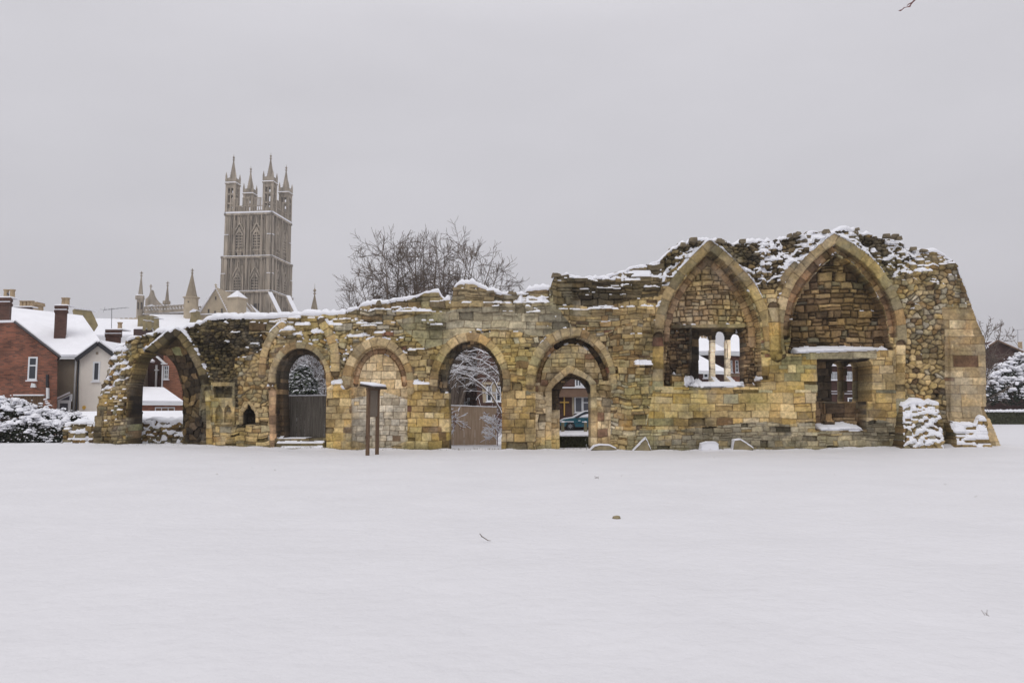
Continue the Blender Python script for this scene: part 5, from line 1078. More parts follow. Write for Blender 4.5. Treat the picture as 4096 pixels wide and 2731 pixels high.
# ------------------------------------------------------------------ the cathedral
RZ = R(-6.5); TC = Vector((-67.8, 207.5, 0)); TW = 6.25
cath = thing('cathedral', 'grey stone cathedral with a tall square tower and four openwork pinnacles beyond the ruin', 'cathedral', (TC.x, TC.y, 0), rz=0)
def TL(u, v, z): return Vector((TC.x+u*math.cos(RZ)-v*math.sin(RZ), TC.y+u*math.sin(RZ)+v*math.cos(RZ), z))
zc = lambda py: W(1075, py, 200).z
Z1, Z2, Z3 = zc(1163), zc(1022), zc(848)      # string courses and cornice
class TB(MB):
    """boxes in the tower's own axes"""
    def tbox(s, u0, u1, v0, v1, z0, z1, tp=0):
        c_ = [TL(u0,v0,z0),TL(u1,v0,z0),TL(u1,v1,z0),TL(u0,v1,z0),TL(u0+tp,v0+tp,z1),TL(u1-tp,v0+tp,z1),TL(u1-tp,v1-tp,z1),TL(u0+tp,v1-tp,z1)]
        return s.add(c_, [(3,2,1,0),(4,5,6,7),(0,1,5,4),(1,2,6,5),(2,3,7,6),(3,0,4,7)])
def side(f, hw):
    """face f (0 front, 1 right, 2 back, 3 left): maps (u, out, z) to the world"""
    def g(u, o, z):
        if f == 0: return TL(u, -hw-o, z)
        if f == 1: return TL(hw+o, u, z)
        if f == 2: return TL(-u, hw+o, z)
        return TL(-hw-o, -u, z)
    return g
def fbox(mb, g, u0, u1, o0, o1, z0, z1):
    c_ = [g(u0,o1,z0),g(u1,o1,z0),g(u1,o0,z0),g(u0,o0,z0),g(u0,o1,z1),g(u1,o1,z1),g(u1,o0,z1),g(u0,o0,z1)]
    mb.add(c_, [(3,2,1,0),(4,5,6,7),(0,1,5,4),(1,2,6,5),(2,3,7,6),(3,0,4,7)])
hwL, hwM, hwU = TW+.35, TW+.1, TW-.25
mb = TB(); mb.tbox(-hwL,hwL,-hwL,hwL,0,Z1); mb.tbox(-hwM,hwM,-hwM,hwM,Z1,Z2); mb.tbox(-hwU,hwU,-hwU,hwU,Z2,Z3)
tower = mb.build('tower', M['tower_stone'], cath)
rib = TB(); dark = TB(); sn = TB(); pale = TB()
for f in range(4):
    for hw, za, zb, tier in ((hwL, Z1-16, Z1, 0), (hwM, Z1, Z2, 1), (hwU, Z2, Z3, 2)):
        g = side(f, hw); H_ = zb-za
        # clasping corner buttresses
        for s_ in (-1, 1):
            for (wd, ou, zt) in ((1.4, .42, zb-H_*.05), (.9, .66, za+H_*.5), (.35, .58, zb-H_*.02)):
                a_, b_ = sorted((s_*(hw+.25), s_*(hw+.25-wd))); fbox(rib, g, a_, b_, -.1, ou*(.8 if tier == 2 else 1), za, zt)
            a_, b_ = sorted((s_*(hw+.25), s_*(hw-.75))); fbox(sn, g, a_, b_, .3, .70, za+H_*.5, za+H_*.5+.16)
        # pilasters and thin ribs between panels
        for u in (-hw+2.3, 0, hw-2.3): fbox(rib, g, u-.35, u+.35, -.1, .48, za, zb-H_*.16); fbox(rib, g, u-.16, u+.16, -.1, .62, za, zb-H_*.02)
        if tier:
            for u in np.linspace(-hw+1.5, hw-1.5, 11):
                fbox(rib, g, u-.07, u+.07, -.05, .26, za+H_*.02, zb-.2)
            for u in np.linspace(-hw+1.5, hw-1.5, 29):
                if h01(int(u*100)+5000, tier, 7+f) > .55:
                    zz = zb-H_*(.06+.05*h01(int(u*100)+5000, tier, 17+f)); fbox(dark, g, u+.05, u+.19, -.05, .05, zz-1.5*h01(int(u*100)+5000, f, 5)-1.2, zz)
            for u in (-hw+1.55, -hw+2.95, hw-2.95, hw-1.55, -.75, .75):
                fbox(dark, g, u-.16, u+.16, -.05, .06, za+H_*.30, za+H_*.52)
        if not tier:
            for u in np.linspace(-hw+2.2, hw-2.2, 9): fbox(rib, g, u-.1, u+.1, -.05, .25, za, zb-.3)
            for u in (-hw/2+.3, hw/2-.3): fbox(dark, g, u-1.0, u+1.0, -.05, .07, zb-7.5, zb-3.2)
            continue
        # bell openings
        for uc in (-2.35, 2.35):
            w_, z0, zs = .98, za+H_*(.20 if tier == 2 else .04), za+H_*(.50 if tier == 2 else .36)
            n = 8; L_ = [(-w_, z0), (-w_, zs)]+[(-w_*(1-math.sin(k/n*math.pi/2)), zs+1.9*math.sin(k/n*math.pi*.5)**1.0*(k/n)**.35) for k in range(1, n+1)]
            out_ = L_+[(-x, z) for x, z in L_[-2::-1]]
            wm = TB(); P_ = [g(uc+x, .03, z) for x, z in out_]; P2 = [g(uc+x, .12, z) for x, z in out_]; k_ = len(P_)
            wm.add(P_+P2, [tuple(range(k_, 2*k_))]+[(i, i+1, i+1+k_, i+k_) for i in range(k_-1)]); wo = wm.build('window', M['tower_dark'], tower)
            lv = TB(); zz = z0+.35
            while zz < zs+.7:
                for a_, b_ in ((-w_+.1, -.1), (.1, w_-.1)): fbox(lv, g, uc+a_, uc+b_, .12, .34, zz, zz+.26)
                zz += .74
            fbox(lv, g, uc-.09, uc+.09, .1, .42, z0, zs+1.2)
            for s_ in (-1, 1): lv.beam(g(uc+s_*w_*.5, .3, zs+.9), g(uc, .3, zs+1.5), .16); lv.beam(g(uc+s_*w_*.5, .3, zs+.9), g(uc+s_*w_*.8, .3, zs+.6), .14)
            lv.build('louvre', M['tower_stone'], wo)
            for a_, b_ in zip(out_[:-1], out_[1:]): rib.beam(g(uc+a_[0]*1.12, .3, a_[1]), g(uc+b_[0]*1.12, .3, b_[1]), .24, .4)
            ap = zs+1.9; top_ = zs+(4.6 if tier == 2 else 4.4)
            for s_ in (-1, 1):
                rib.beam(g(uc+s_*1.35, .34, zs+.5), g(uc+s_*.75, .34, zs+1.9), .2, .34); rib.beam(g(uc+s_*.75, .34, zs+1.9), g(uc+s_*.16, .34, zs+3.0), .2, .34)
                fbox(rib, g, uc+s_*1.5-.16, uc+s_*1.5+.16, -.05, .5, za, zs+2.6); fbox(rib, g, uc+s_*1.5-.1, uc+s_*1.5+.1, -.05, .55, zs+2.6, zs+3.8)
            fbox(rib, g, uc-.13, uc+.13, 0, .5, zs+2.8, top_)
        if tier == 2:
            fbox(rib, g, -hw, hw, -.05, .34, za+H_*.13, za+H_*.15)
            for u in np.linspace(-hw+1.2, hw-1.2, 7): fbox(dark, g, u-.28, u+.28, .0, .08, za+H_*.035, za+H_*.09)
    # strings and cornice with snow
    for hw, z, t_ in ((hwL, Z1, .5), (hwM, Z2, .5), (hwU, Z3, .5)):
        g = side(f, hw); fbox(rib, g, -hw-.6, hw+.6, -.1, .6, z-.5, z); fbox(sn, g, -hw-.57, hw+.57, -.0, .57, z, z+(.42 if z == Z3 else .16))
rib.build('tracery_and_buttresses', M['tower_stone'], tower); dark.build('blind_panels', M['tower_dark'], tower); sn.build('ledge_snow', M['snow'], tower)
# pierced parapet
for f in range(4):
    g = side(f, hwU+.15); mb = TB(); zb = Z3+.35; a0 = -hwU+1.2; a1 = hwU-1.2; n = 6
    fbox(mb, g, a0, a1, 0, .25, zb, zb+.25); fbox(mb, g, a0, a1, 0, .25, zb+1.45, zb+1.65)
    for k in range(19): u = a0+(a1-a0)*k/18; fbox(mb, g, u-.07, u+.07, .04, .2, zb+.25, zb+1.45)
    for k in range(n):
        if k % 2 == (0 if f % 2 else 1): continue
        u0 = a0+(a1-a0)*k/n; u1 = a0+(a1-a0)*(k+1)/n
        fbox(mb, g, u0-.12, u0+.1, 0, .25, zb+1.65, zb+3.5); fbox(mb, g, u1-.1, u1+.12, 0, .25, zb+1.65, zb+3.5); fbox(mb, g, u0-.15, u1+.15, -.02, .27, zb+3.5, zb+3.75)
        for q_ in range(1, 5): u = u0+(u1-u0)*q_/5; fbox(mb, g, u-.06, u+.06, .05, .2, zb+1.65, zb+3.5)
    mb.build('parapet', M['tower_stone'], cath)
# pinnacles: openwork turret, crown, crocketed spire
def pinnacle(u, v):
    hb = 1.06; z0 = Z3+.3; z1 = Z3+7.9; par = None; mb = TB()
    for su in (-1, 1):
        for sv in (-1, 1): mb.tbox(u+su*hb-.30, u+su*hb+.30, v+sv*hb-.30, v+sv*hb+.30, z0, z1)
    for zz, t_ in ((z0, .5), (z0+2.2, .4), (z0+4.7, .45), (z1-1.1, 1.1)):
        for s_ in (-1, 1): mb.tbox(u-hb+.36, u+hb-.36, v+s_*hb-.22, v+s_*hb+.22, zz, zz+t_); mb.tbox(u+s_*hb-.22, u+s_*hb+.22, v-hb+.36, v+hb-.36, zz, zz+t_)
    for s_ in (-1, 1): mb.tbox(u-.14, u+.14, v+s_*hb-.16, v+s_*hb+.16, z0, z1-1); mb.tbox(u+s_*hb-.16, u+s_*hb+.16, v-.14, v+.14, z0, z1-1)
    for s_ in (-1, 1):
        mb.tbox(u-hb+.36, u+hb-.36, v+s_*hb-.1, v+s_*hb+.1, z0+.5, z0+1.2); mb.tbox(u+s_*hb-.1, u+s_*hb+.1, v-hb+.36, v+hb-.36, z0+.5, z0+1.2)
    mb.tbox(u-hb-.46, u+hb+.46, v-hb-.46, v+hb+.46, z1, z1+.3)
    p_ = mb.build('pinnacle', M['tower_stone'], cath)
    mb = TB(); mb.tbox(u-hb-.44, u+hb+.44, v-hb-.44, v+hb+.44, z1+.3, z1+.55, .1); mb.build('snow_cap', M['snow'], p_)
    mb = TB(); zc_ = z1+.6
    for s_ in (-1, 1): mb.tbox(u-hb-.3, u+hb+.3, v+s_*(hb+.25)-.08, v+s_*(hb+.25)+.08, zc_, zc_+1.0); mb.tbox(u+s_*(hb+.25)-.08, u+s_*(hb+.25)+.08, v-hb-.2, v+hb+.2, zc_, zc_+1.0)
    for su in (-1, 1):
        for sv in (-1, 1):
            mb.tbox(u+su*(hb+.2)-.18, u+su*(hb+.2)+.18, v+sv*(hb+.2)-.18, v+sv*(hb+.2)+.18, zc_, zc_+1.6); mb.tbox(u+su*(hb+.2)-.16, u+su*(hb+.2)+.16, v+sv*(hb+.2)-.16, v+sv*(hb+.2)+.16, zc_+1.6, zc_+2.6, .13)
    mb.build('crown', M['tower_stone'], p_)
    mb = TB(); c_ = TL(u, v, zc_); hs = 6.0; mb.lathe([(1.0, 0), (.13, hs), (.3, hs+.1), (.3, hs+.28), (.1, hs+.45), (.28, hs+.85), (.28, hs+1.0), (.07, hs+1.15), (.03, hs+1.8)], tuple(c_), 8, R(22))
    for k in range(8):
        for q_ in range(1, 9):
            t_ = R(22+45*k); r_ = 1.0+(.14-1.22)*q_/9.5; zz = c_.z+hs*q_/9.5; mb.box(c_.x+(r_+.06)*math.cos(t_)-.08, c_.x+(r_+.06)*math.cos(t_)+.08, c_.y+(r_+.06)*math.sin(t_)-.08, c_.y+(r_+.06)*math.sin(t_)+.08, zz, zz+.22)
    mb.build('spire', M['tower_stone'], p_)
for su in (-1, 1):
    for sv in (-1, 1): pinnacle(su*(hwU-.9), sv*(hwU-.9))
# flying buttresses and roofs at the foot of the tower
YC = 196
for (a_, b_) in (((1079,1178),(1120,1262)), ((1152,1192),(1186,1262))):
    mb = MB(); mb.beam(W(*a_, YC-2), W(*b_, YC-6), .9, .9); o = mb.build('flying_buttress', M['tower_stone'], cath); mb = MB(); mb.beam(W(*a_, YC-2)+Vector((.1,-.2,.55)), W(*b_, YC-6)+Vector((.1,-.2,.55)), 1.0, .22); mb.build('snow_cap', M['snow'], o)
def cp(name, mat, pts, Y=190, d=6, par=None): return part(name, mat, par or cath, pts, Y, d)
cp('transept_roof', M['roof_snow'], [(960,1200),(1030,1262),(1060,1300),(900,1300),(912,1262)], 188, 8)
mb = MB(); mb.beam(W(979,1210,187), W(1022,1262,187), .3, .5); mb.beam(W(988,1205,187), W(1032,1262,187), .25, .35); mb.build('verge', M['tower_stone'], cath)
# gable
gb = cp('gable', M['pale_stone'], [(792,1258),(863,1148),(918,1258),(918,1340),(792,1340)], 184, 10)
for x0, y0, x1, y1 in ((831,1236,837,1252),(857,1243,863,1254),(884,1234,890,1250),(860,1186,865,1199)): cp('lancet', M['tower_dark'], rect(x0,y0,x1,y1), 183.9, .1, gb)
mb = MB(); mb.beam(W(792,1258,183.6), W(863,1147,183.6), .5, .3); mb.beam(W(863,1147,183.6), W(918,1258,183.6), .5, .3); mb.beam(W(790,1257,183.6), W(918,1254,183.6), .4, .25); mb.build('coping_snow', M['snow'], gb)
mb = MB(); 
for k in range(12): q_ = W(865+4.2*k, 1152+8.2*k, 183.5); mb.box(q_.x-.15, q_.x+.15, q_.y-.2, q_.y+.2, q_.z, q_.z+.4)
q_ = W(863,1147,183.8); mb.beam(q_, q_+Vector((0,0,.7)), .2); mb.beam(q_+Vector((-.3,0,.45)), q_+Vector((.3,0,.45)), .18); mb.build('crocket', M['pale_stone'], gb)
cp('chapel_wall', M['pale_stone'], [(560,1300),(930,1300),(930,1257),(560,1263)], 188, 5)
# turrets
def turret(name, x, hw, ytop, ybot, Y, spire_h, mat, k=8, cap=True, cross=True, cone=None, roofm=None):
    c_ = W(x, ybot, Y); t_ = W(x, ytop, Y); r = hw/F_PX*Y; H_ = t_.z-c_.z
    mb = MB(); mb.lathe([(r,-6),(r,H_)], tuple(c_), k, R(22.5)); mb.lathe([(r*1.18,H_),(r*1.22,H_+.25),(r*1.05,H_+.3)], tuple(c_), k, R(22.5)); o = mb.build(name, mat, cath)
    mb = MB(); s_ = (cone or r*.95); mb.lathe([(s_,0),(.1,spire_h)], (c_.x,c_.y,t_.z+.3), k, R(22.5))
    if cross: tp = t_.z+.3+spire_h; mb.lathe([(.22,-.1),(.3,.1),(.1,.3)], (c_.x,c_.y,tp), 8); mb.box(c_.x-.08,c_.x+.08,c_.y-.08,c_.y+.08,tp,tp+1.1); mb.box(c_.x-.36,c_.x+.36,c_.y-.08,c_.y+.08,tp+.55,tp+.75)
    mb.build('spire', roofm or mat, o)
    return o, c_, t_, r
o, c_, t_, r = turret('stair_turret', 559, 13, 1198, 1262, 186, 5.4, M['tower_stone'], cone=.62)
mb = MB(); mb.lathe([(r*1.3,0),(r*1.3,.9),(r*1.1,.9),(r*1.1,.1)], (t_.x,t_.y,t_.z), 8, R(22.5)); mb.build('crown', M['tower_stone'], o)
mb = MB(); mb.lathe([(r*1.3,0),(r*1.0,.25)], (t_.x,t_.y,t_.z+.9), 8, R(22.5)); mb.build('snow_cap', M['snow'], o)
for dx in (-7, 7): cp('lancet', M['tower_dark'], rect(559+dx-2.5,1208,559+dx+2.5,1236), 186-r-.0, .15, o)
o, c_, t_, r = turret('small_turret', 666, 11, 1212, 1262, 192, 4.0, M['tower_stone'], cone=.5)
mb = MB(); mb.lathe([(r*1.3,-.3),(r*1.3,.5),(r*1.1,.5)], (t_.x,t_.y,t_.z), 8, R(22.5)); mb.build('crown', M['tower_stone'], o)
cpl = catmull([(582,1196),(596,1182),(603,1158),(610,1180),(622,1200),(640,1216),(652,1226)], 4)
cp('curved_gable', M['tower_stone'], [(578,1262)]+cpl+[(656,1262)], 190, 1.5); q_ = W(603,1160,190.5)
mb = MB(); mb.box(q_.x-.1,q_.x+.1,q_.y-.1,q_.y+.1,q_.z,q_.z+1.4); mb.box(q_.x-.35,q_.x+.35,q_.y-.1,q_.y+.1,q_.z+.8,q_.z+1.0); mb.build('finial', M['tower_stone'], cath)
cp('gable_snow', M['snow'], [(584,1235),(590,1222),(605,1217),(622,1226),(640,1236)], 189, .8)
o, c_, t_, r = turret('spire_turret', 763, 27, 1193, 1262, 182, 5.6, M['pale_stone'], k=8, cone=1.3, roofm=M['spire_stone'])
cp('lancet', M['tower_dark'], rect(751,1204,755,1210), 182-r+.02, .1, o)
o, c_, t_, r = turret('square_turret', 947, 36, 1197, 1262, 178, 1.7, M['pale_stone'], k=4, cross=False, cone=2.3, roofm=M['roof_snow'])
# arcaded parapet of the eastern chapel
mb = MB(); sp_ = MB(); A = W(577,1254,185.5); B = W(738,1246,183.5); n = 13
mb.beam(W(572,1259,186), W(800,1251,184), .4, .5); mb.beam(W(572,1247,186), W(800,1240,184), .25, .22)
for k in range(n):
    a_ = A+(B-A)*(k/n); b_ = A+(B-A)*((k+.58)/n); c_ = A+(B-A)*((k+1)/n)
    mb.beam(a_+Vector((0,0,1.55)), b_+Vector((0,0,1.55)), .3, .26); sp_.beam(a_+Vector((0,-.02,1.73)), b_+Vector((0,-.02,1.73)), .34, .13)
    for q_ in (a_, b_): mb.beam(q_+Vector((0,0,.0)), q_+Vector((0,0,1.55)), .22)
    mb.beam((a_+b_)/2, (a_+b_)/2+Vector((0,0,.7)), .16); mb.beam((b_+c_)/2, (b_+c_)/2+Vector((0,0,.7)), .16)
    sp_.beam(b_+Vector((0,-.02,.82)), c_+Vector((0,-.02,.82)), .34, .12)
A2, B2 = W(794,1247,186), W(820,1246,186)
for k in range(2):
    a_ = A2+(B2-A2)*(k*.55); b_ = A2+(B2-A2)*(k*.55+.35); mb.beam(a_+Vector((0,0,1.2)), b_+Vector((0,0,1.2)), .26, .24)
    for q_ in (a_, b_): mb.beam(q_, q_+Vector((0,0,1.2)), .2)
mb.build('parapet', M['tower_stone'], cath)
sp_.beam(W(572,1256,185.8), W(800,1248,183.8), .4, .12); sp_.build('parapet_snow', M['snow'], cath)
mb = MB(); slab(mb, [W(572,1300,176), W(735,1330,172), W(775,1262,184), W(600,1262,185)], .3); slab(mb, [W(350,1345,150), W(600,1345,150), W(560,1282,170), W(372,1278,170)], .3); mb.build('nave_roof', M['roof_snow'], cath)
mb = MB()
for k in range(9): pp(mb, rect(384+k*19, 1275-k*.6, 394+k*19, 1279-k*.6), 170, .5)
mb.beam(W(372,1281,169.9), W(560,1276,169.9), .3, .3); mb.build('nave_parapet', M['pale_stone'], cath)
cp('buttress_stub', M['mossy_stone'], [(548,1345),(575,1345),(610,1262),(552,1262)], 160, 3)
# chimneys of a house between ruin and cathedral
t = thing('chimney_row', 'snow streaked brick chimney block with three stone stacks, in front of the cathedral roof', 'chimney', (W(580,1330,110).x, 110, 0))
part('base_block', M['brick_dark'], t, [(534,1360),(612,1360),(609,1318),(534,1316)], 110, 1, skew=-.48)
for x0, x1, y0, y1 in ((570,583,1282,1322),(589,606,1284,1320),(615,637,1274,1325)): part('stack', M['mossy_stone'], t, [(x0,y1),(x1,y1),(x1-1,y0),(x0+2,y0)], 109.5, .8, skew=-.46)
mb = MB(); pp(mb, rect(537,1312,610,1316), 109.8, 2.2)
for x0, x1, y0 in ((572,583,1281),(590,606,1283),(616,637,1273)): pp(mb, rect(x0,y0-2,x1,y0), 109.4, 1.6)
mb.build('snow_cap', M['snow'], t)
t = thing('stone_dormer', 'small mossy stone gable with a snowy cap just above the ruined wall', 'gable', (W(780,1270,120).x, 120, 0))
part('wall', M['mossy_stone'], t, [(755,1300),(800,1300),(792,1262),(786,1242),(776,1238),(760,1246),(764,1262)], 120, 1.2); part('snow_cap', M['snow'], t, [(757,1250),(760,1243),(774,1235),(786,1240),(782,1246),(768,1248)], 119.9, 1.3)
# lone spire to the right of the tower
t = thing('stone_spire', 'slender stone spire rising alone over the ruined wall, right of the cathedral tower', 'spire', (W(1257,1250,230).x, 230, 0))
c_ = W(1257,1250,230); tz = W(1257,1178,230).z; mb = MB(); mb.lathe([(2.2,-12),(1.2,0),(.13,tz-c_.z)], tuple(c_), 8, R(22.5)); mb.build('spire_shaft', M['spire_stone'], t)
mb = MB(); mb.lathe([(.13,0),(.42,.15),(.42,.35),(.12,.6),(.5,1.2),(.3,1.5),(.08,1.8),(.03,3.2)], (c_.x,c_.y,tz), 8); mb.build('finial', M['spire_stone'], t)
# ------------------------------------------------------------------ trees and shrubs
def grow(mb, p, d, L_, r, lev, rnd, ml, up=.10, wob=.18, br=(3, 5), spread=.65, rmin=.008, k=(6, 5, 4, 3, 3), snow=None, shrink=.62, sthk=.6):
    n = 5; pts = [Vector(p)]; rad = [r]; d = d.normalized()
    for i in range(n):
        d = (d+Vector((rnd.gauss(0, wob), rnd.gauss(0, wob), rnd.gauss(0, wob)+up))).normalized(); pts.append(pts[-1]+d*L_/n); rad.append(max(rmin, r*(1-.62*(i+1)/n)))
    mb.tube(pts, rad, k[min(lev, 4)])
    if snow is not None:
        for a, b, ra in zip(pts, pts[1:], rad):
            if abs((b-a).normalized().z) < .8: q = Vector((0, 0, ra*.9)); snow.tube([a+q, b+q], [ra*sthk+.006, ra*sthk*.9+.005], 4)
    if lev >= ml: return
    m = rnd.randint(*br)
    for j in range(m):
        t = rnd.uniform(.28, 1.0); i = min(n-1, int(t*n)); q = pts[i]+(pts[i+1]-pts[i])*(t*n-i)
        dd = (pts[i+1]-pts[i]).normalized(); ax = dd.cross(Vector((rnd.gauss(0, 1), rnd.gauss(0, 1), rnd.gauss(0, 1)))).normalized()
        a = spread*rnd.uniform(.6, 1.25); nd = dd*math.cos(a)+ax*math.sin(a)
        grow(mb, q, nd, L_*shrink*rnd.uniform(.7, 1.15), max(rmin, rad[i]*.58), lev+1, rnd, ml, up, wob, br, spread, rmin, k, snow, shrink, sthk)
def tip_px(x, y, Y): return W(x, y, Y)
def bare_tree(label, base, Y, stems, seed, r=.11, ml=4, mat=None, br=(4, 6), rmin=.013, group='bare trees behind the ruined wall'):
    """stems: photo points of the stem tips; each stem climbs from the base to its tip"""
    rnd = random.Random(seed); b0 = W(base, 1690, Y); b0.z = 0; t = thing('bare_tree', label, 'tree', tuple(b0), group=group)
    trunk = MB(); tw = MB()
    for (bx, x, y, dy) in stems:
        s = W(bx, 1690, Y); s.z = 0; e_ = W(x, y+85-.12*max(0,y-920), Y+dy); L_ = (e_-s).length; n = 9; pts = []; rad = []; off = Vector((0, 0, 0))
        mid_ = Vector((s.x+(e_.x-s.x)*.30, s.y+(e_.y-s.y)*.3, e_.z*.5))
        for i in range(n+1):
            q = i/n; base_ = s*(1-q)**2+mid_*2*q*(1-q)+e_*q*q; off += Vector((rnd.gauss(0, .05), rnd.gauss(0, .05), 0)); pts.append(base_+off*(1 if i < n else 1)); rad.append(max(rmin, 1.35*r*(1-.93*q)))
        trunk.tube(pts, rad, 6)
        for i in range(3, n+1):
            for _ in range(rnd.randint(1, 2)):
                dd = (pts[i]-pts[i-1]).normalized(); q = pts[i-1]+(pts[i]-pts[i-1])*rnd.random(); side_ = Vector((rnd.choice((-1, 1))*rnd.uniform(.6, 1.2), rnd.uniform(-.8, .8), rnd.uniform(-.1, .4)))
                grow(tw, q, dd*.45+side_.normalized()*.85, L_*.23*(1.3-.6*i/n)*rnd.uniform(.6, 1.2), max(rmin, rad[i]*.6+.006), 1, rnd, ml, up=.03, wob=.2, br=br, spread=.75, rmin=rmin)
        for _ in range(2): grow(tw, pts[-1], (pts[-1]-pts[-2])+Vector((rnd.gauss(0,.1),rnd.gauss(0,.1),0)), L_*.09, rmin*1.4, 2, rnd, ml, up=.08, br=br, spread=.55, rmin=rmin)
    trunk.build('trunk', mat or M['bark'], t); tw.build('crown', mat or M['bark'], t); return t
YT = 58
bare_tree('leftmost bare tree in the clump, fanning out low to the left over the wall', 1560, YT, [(1545,1395,1150,-1),(1548,1440,1195,1),(1548,1480,1000,1),(1555,1535,925,-1),(1560,1400,1115,0),(1565,1590,960,2),(1575,1450,1060,-1),(1552,1555,990,1)], 71, r=.14, ml=3)
bare_tree('tallest bare tree in the middle of the clump with a straight grey brown trunk', 1715, YT+1, [(1715,1700,915,0),(1716,1755,925,1),(1712,1660,935,-1),(1700,1610,985,0),(1708,1640,1010,1)], 72, r=.21, ml=3)
bare_tree('rightmost bare tree in the clump, its thick limbs leaning out to the right', 1800, YT-1, [(1790,1805,955,0),(1800,1905,945,1),(1810,1965,965,-1),(1812,1985,1055,0),(1818,2000,1100,1),(1800,1840,1020,0),(1815,1930,1060,1),(1795,1860,985,-1),(1786,1770,1000,1),(1795,1740,960,0),(1805,1880,990,0)], 73, r=.15, ml=3)
bare_tree('slighter bare tree between the leftmost and the tallest of the clump', 1640, YT+3, [(1630,1610,960,0),(1640,1590,1005,1),(1650,1650,1020,-1)], 74, r=.07, ml=3)
# a hazy birch-like tree farther off behind the clump
bare_tree('pale purplish twiggy tree standing farther back behind the clump', 1680, YT+30, [(1660,1640,1010,0),(1680,1690,980,2),(1700,1730,985,-2),(1650,1600,1080,1),(1710,1760,1050,1)], 75, r=.12, ml=3, mat=M['bark_far'], br=(4, 6), rmin=.012)
bare_tree('small bare tree just showing behind the right end of the ruin', 3905, 70, [(3905,3965,1262,0),(3900,3985,1290,1),(3905,3940,1330,0),(3900,3975,1345,0)], 76, r=.05, ml=3, br=(2, 4), rmin=.018, group=None)

# snow-laden branches in the tall open arch
t = thing('snowy_tree', 'tree with long snow laden branches filling the tall open arch', 'tree', tuple(W(2030,1760,41)*1.0)); t.location.z = 0
rnd = random.Random(81); mb = MB(); sn = MB(); Yb = 41
main = [[(2060,1800),(2000,1640),(1965,1580),(1925,1540),(1880,1505),(1830,1490)],[(2060,1800),(2010,1600),(1975,1520),(1930,1490),(1870,1478),(1810,1462)],[(2050,1640),(1995,1500),(1965,1470),(1920,1440),(1880,1432),(1850,1450),(1820,1490)],[(2060,1500),(2000,1430),(1960,1420),(1910,1400),(1870,1408)],[(2060,1560),(2010,1515),(1960,1480),(1900,1475),(1840,1465)]]
for k_, ln in enumerate(main):
    pts = [W(x, y, Yb+k_*.5-.6) for x, y in ln]; rr = [.07*(1-.75*i/(len(pts)-1)) for i in range(len(pts))]; mb.tube(pts, rr, 6)
    for a, b, ra in zip(pts, pts[1:], rr): sn.tube([a+Vector((0,-.005,ra*.85)), b+Vector((0,-.005,ra*.85))], [ra*.55+.008]*2, 5)
    for i in range(1, len(pts)):
        for _ in range(4):
            q = pts[i-1]+(pts[i]-pts[i-1])*rnd.random(); grow(mb, q, Vector((rnd.uniform(-1, .55), rnd.uniform(-.6, .6), rnd.uniform(-.2, .32))), rnd.uniform(.7, 1.4), .02, 3, rnd, 4, up=-.01, wob=.2, br=(2, 4), rmin=.007, snow=sn, sthk=.5)
mb.build('branches', M['bark'], t); sn.build('branch_snow', M['snow'], t)
# red twigged shrub at the right of the tan fence
def twig_shrub(label, x, Y, ytop, seed, wpx, n=16, red=True):
    b = W(x, 1770, Y); b.z = 0; t = thing('twiggy_shrub', label, 'shrub', tuple(b), group='snowy twiggy shrubs by the tan fence'); rnd = random.Random(seed); mb = MB(); sn = MB(); H_ = W(x, ytop, Y).z
    mb.tube([b, b+Vector((0,0,H_*.55))], .02, 5)
    for i in range(n):
        z = H_*(.2+.75*i/n); grow(mb, b+Vector((0,0,z*.7)), Vector((rnd.uniform(-1, 1), rnd.uniform(-.6, .6), rnd.uniform(.1, .7))), H_*.4, .012, 1, rnd, 3, up=.02, br=(3, 5), rmin=.006, snow=sn, sthk=1.3)
    mb.build('branches', M['twig_red'], t); sn.build('branch_snow', M['snow'], t)
twig_shrub('reddish twiggy shrub dusted with snow at the right end of the tan fence', 1990, 35.2, 1645, 82, 40)
twig_shrub('thin snowy shrub beside the left edge of the tan fence', 1803, 35.2, 1625, 83, 20, 9)

# conifer with drooping snowy sprays behind the second arch
def conifer(label, x, Y, ytop, hwpx, seed, n=900):
    b = W(x, 1700, Y); b.z = 0; t = thing('conifer', label, 'tree', tuple(b)); rnd = random.Random(seed); H_ = W(x, ytop, Y).z; Rr = hwpx/F_PX*Y
    mb = MB(); mb.tube([b, b+Vector((0,0,H_*.9))], [.14,.03], 6); mb.build('trunk', M['bark'], t); g_ = MB(); s_ = MB()
    for i in range(n):
        q = rnd.random()**.8; z = H_*(.12+.86*q); r = Rr*(1-q)**.6*rnd.uniform(.5, 1.05); a = rnd.uniform(0, 6.283); c_ = b+Vector((r*math.cos(a), r*math.sin(a), z)); out_ = Vector((math.cos(a), math.sin(a), rnd.uniform(-.9, .1))).normalized()
        L_ = rnd.uniform(.16, .36); sd = out_.cross(Vector((0,0,1))).normalized()
        for j in range(5):
            dd = (out_+sd*rnd.uniform(-.8, .8)+Vector((0,0,rnd.uniform(-.3,.3)))).normalized()*L_*rnd.uniform(.5, 1); w_ = sd*L_*.16; up_ = Vector((0,0,.02))
            g_.quad(c_-w_, c_+dd*.5-w_*1.2, c_+dd, c_+dd*.5+w_*1.2)
            if rnd.random() < .5: s_.quad(c_-w_*.8+up_, c_+dd*.5-w_+up_*2.2, c_+dd*.92+up_, c_+dd*.5+w_+up_*2.2); 
        if rnd.random() < .5: blob(s_, c_+out_*L_*.4+Vector((0,0,.02)), L_*.26, L_*.22, .035, rnd, 5)
    g_.build('foliage', M['leaf_green'], t); s_.build('foliage_snow', M['snow'], t)
conifer('bushy conifer with drooping snow coated sprays behind the second arch', 1205, 37, 1455, 118, 84, 1500)
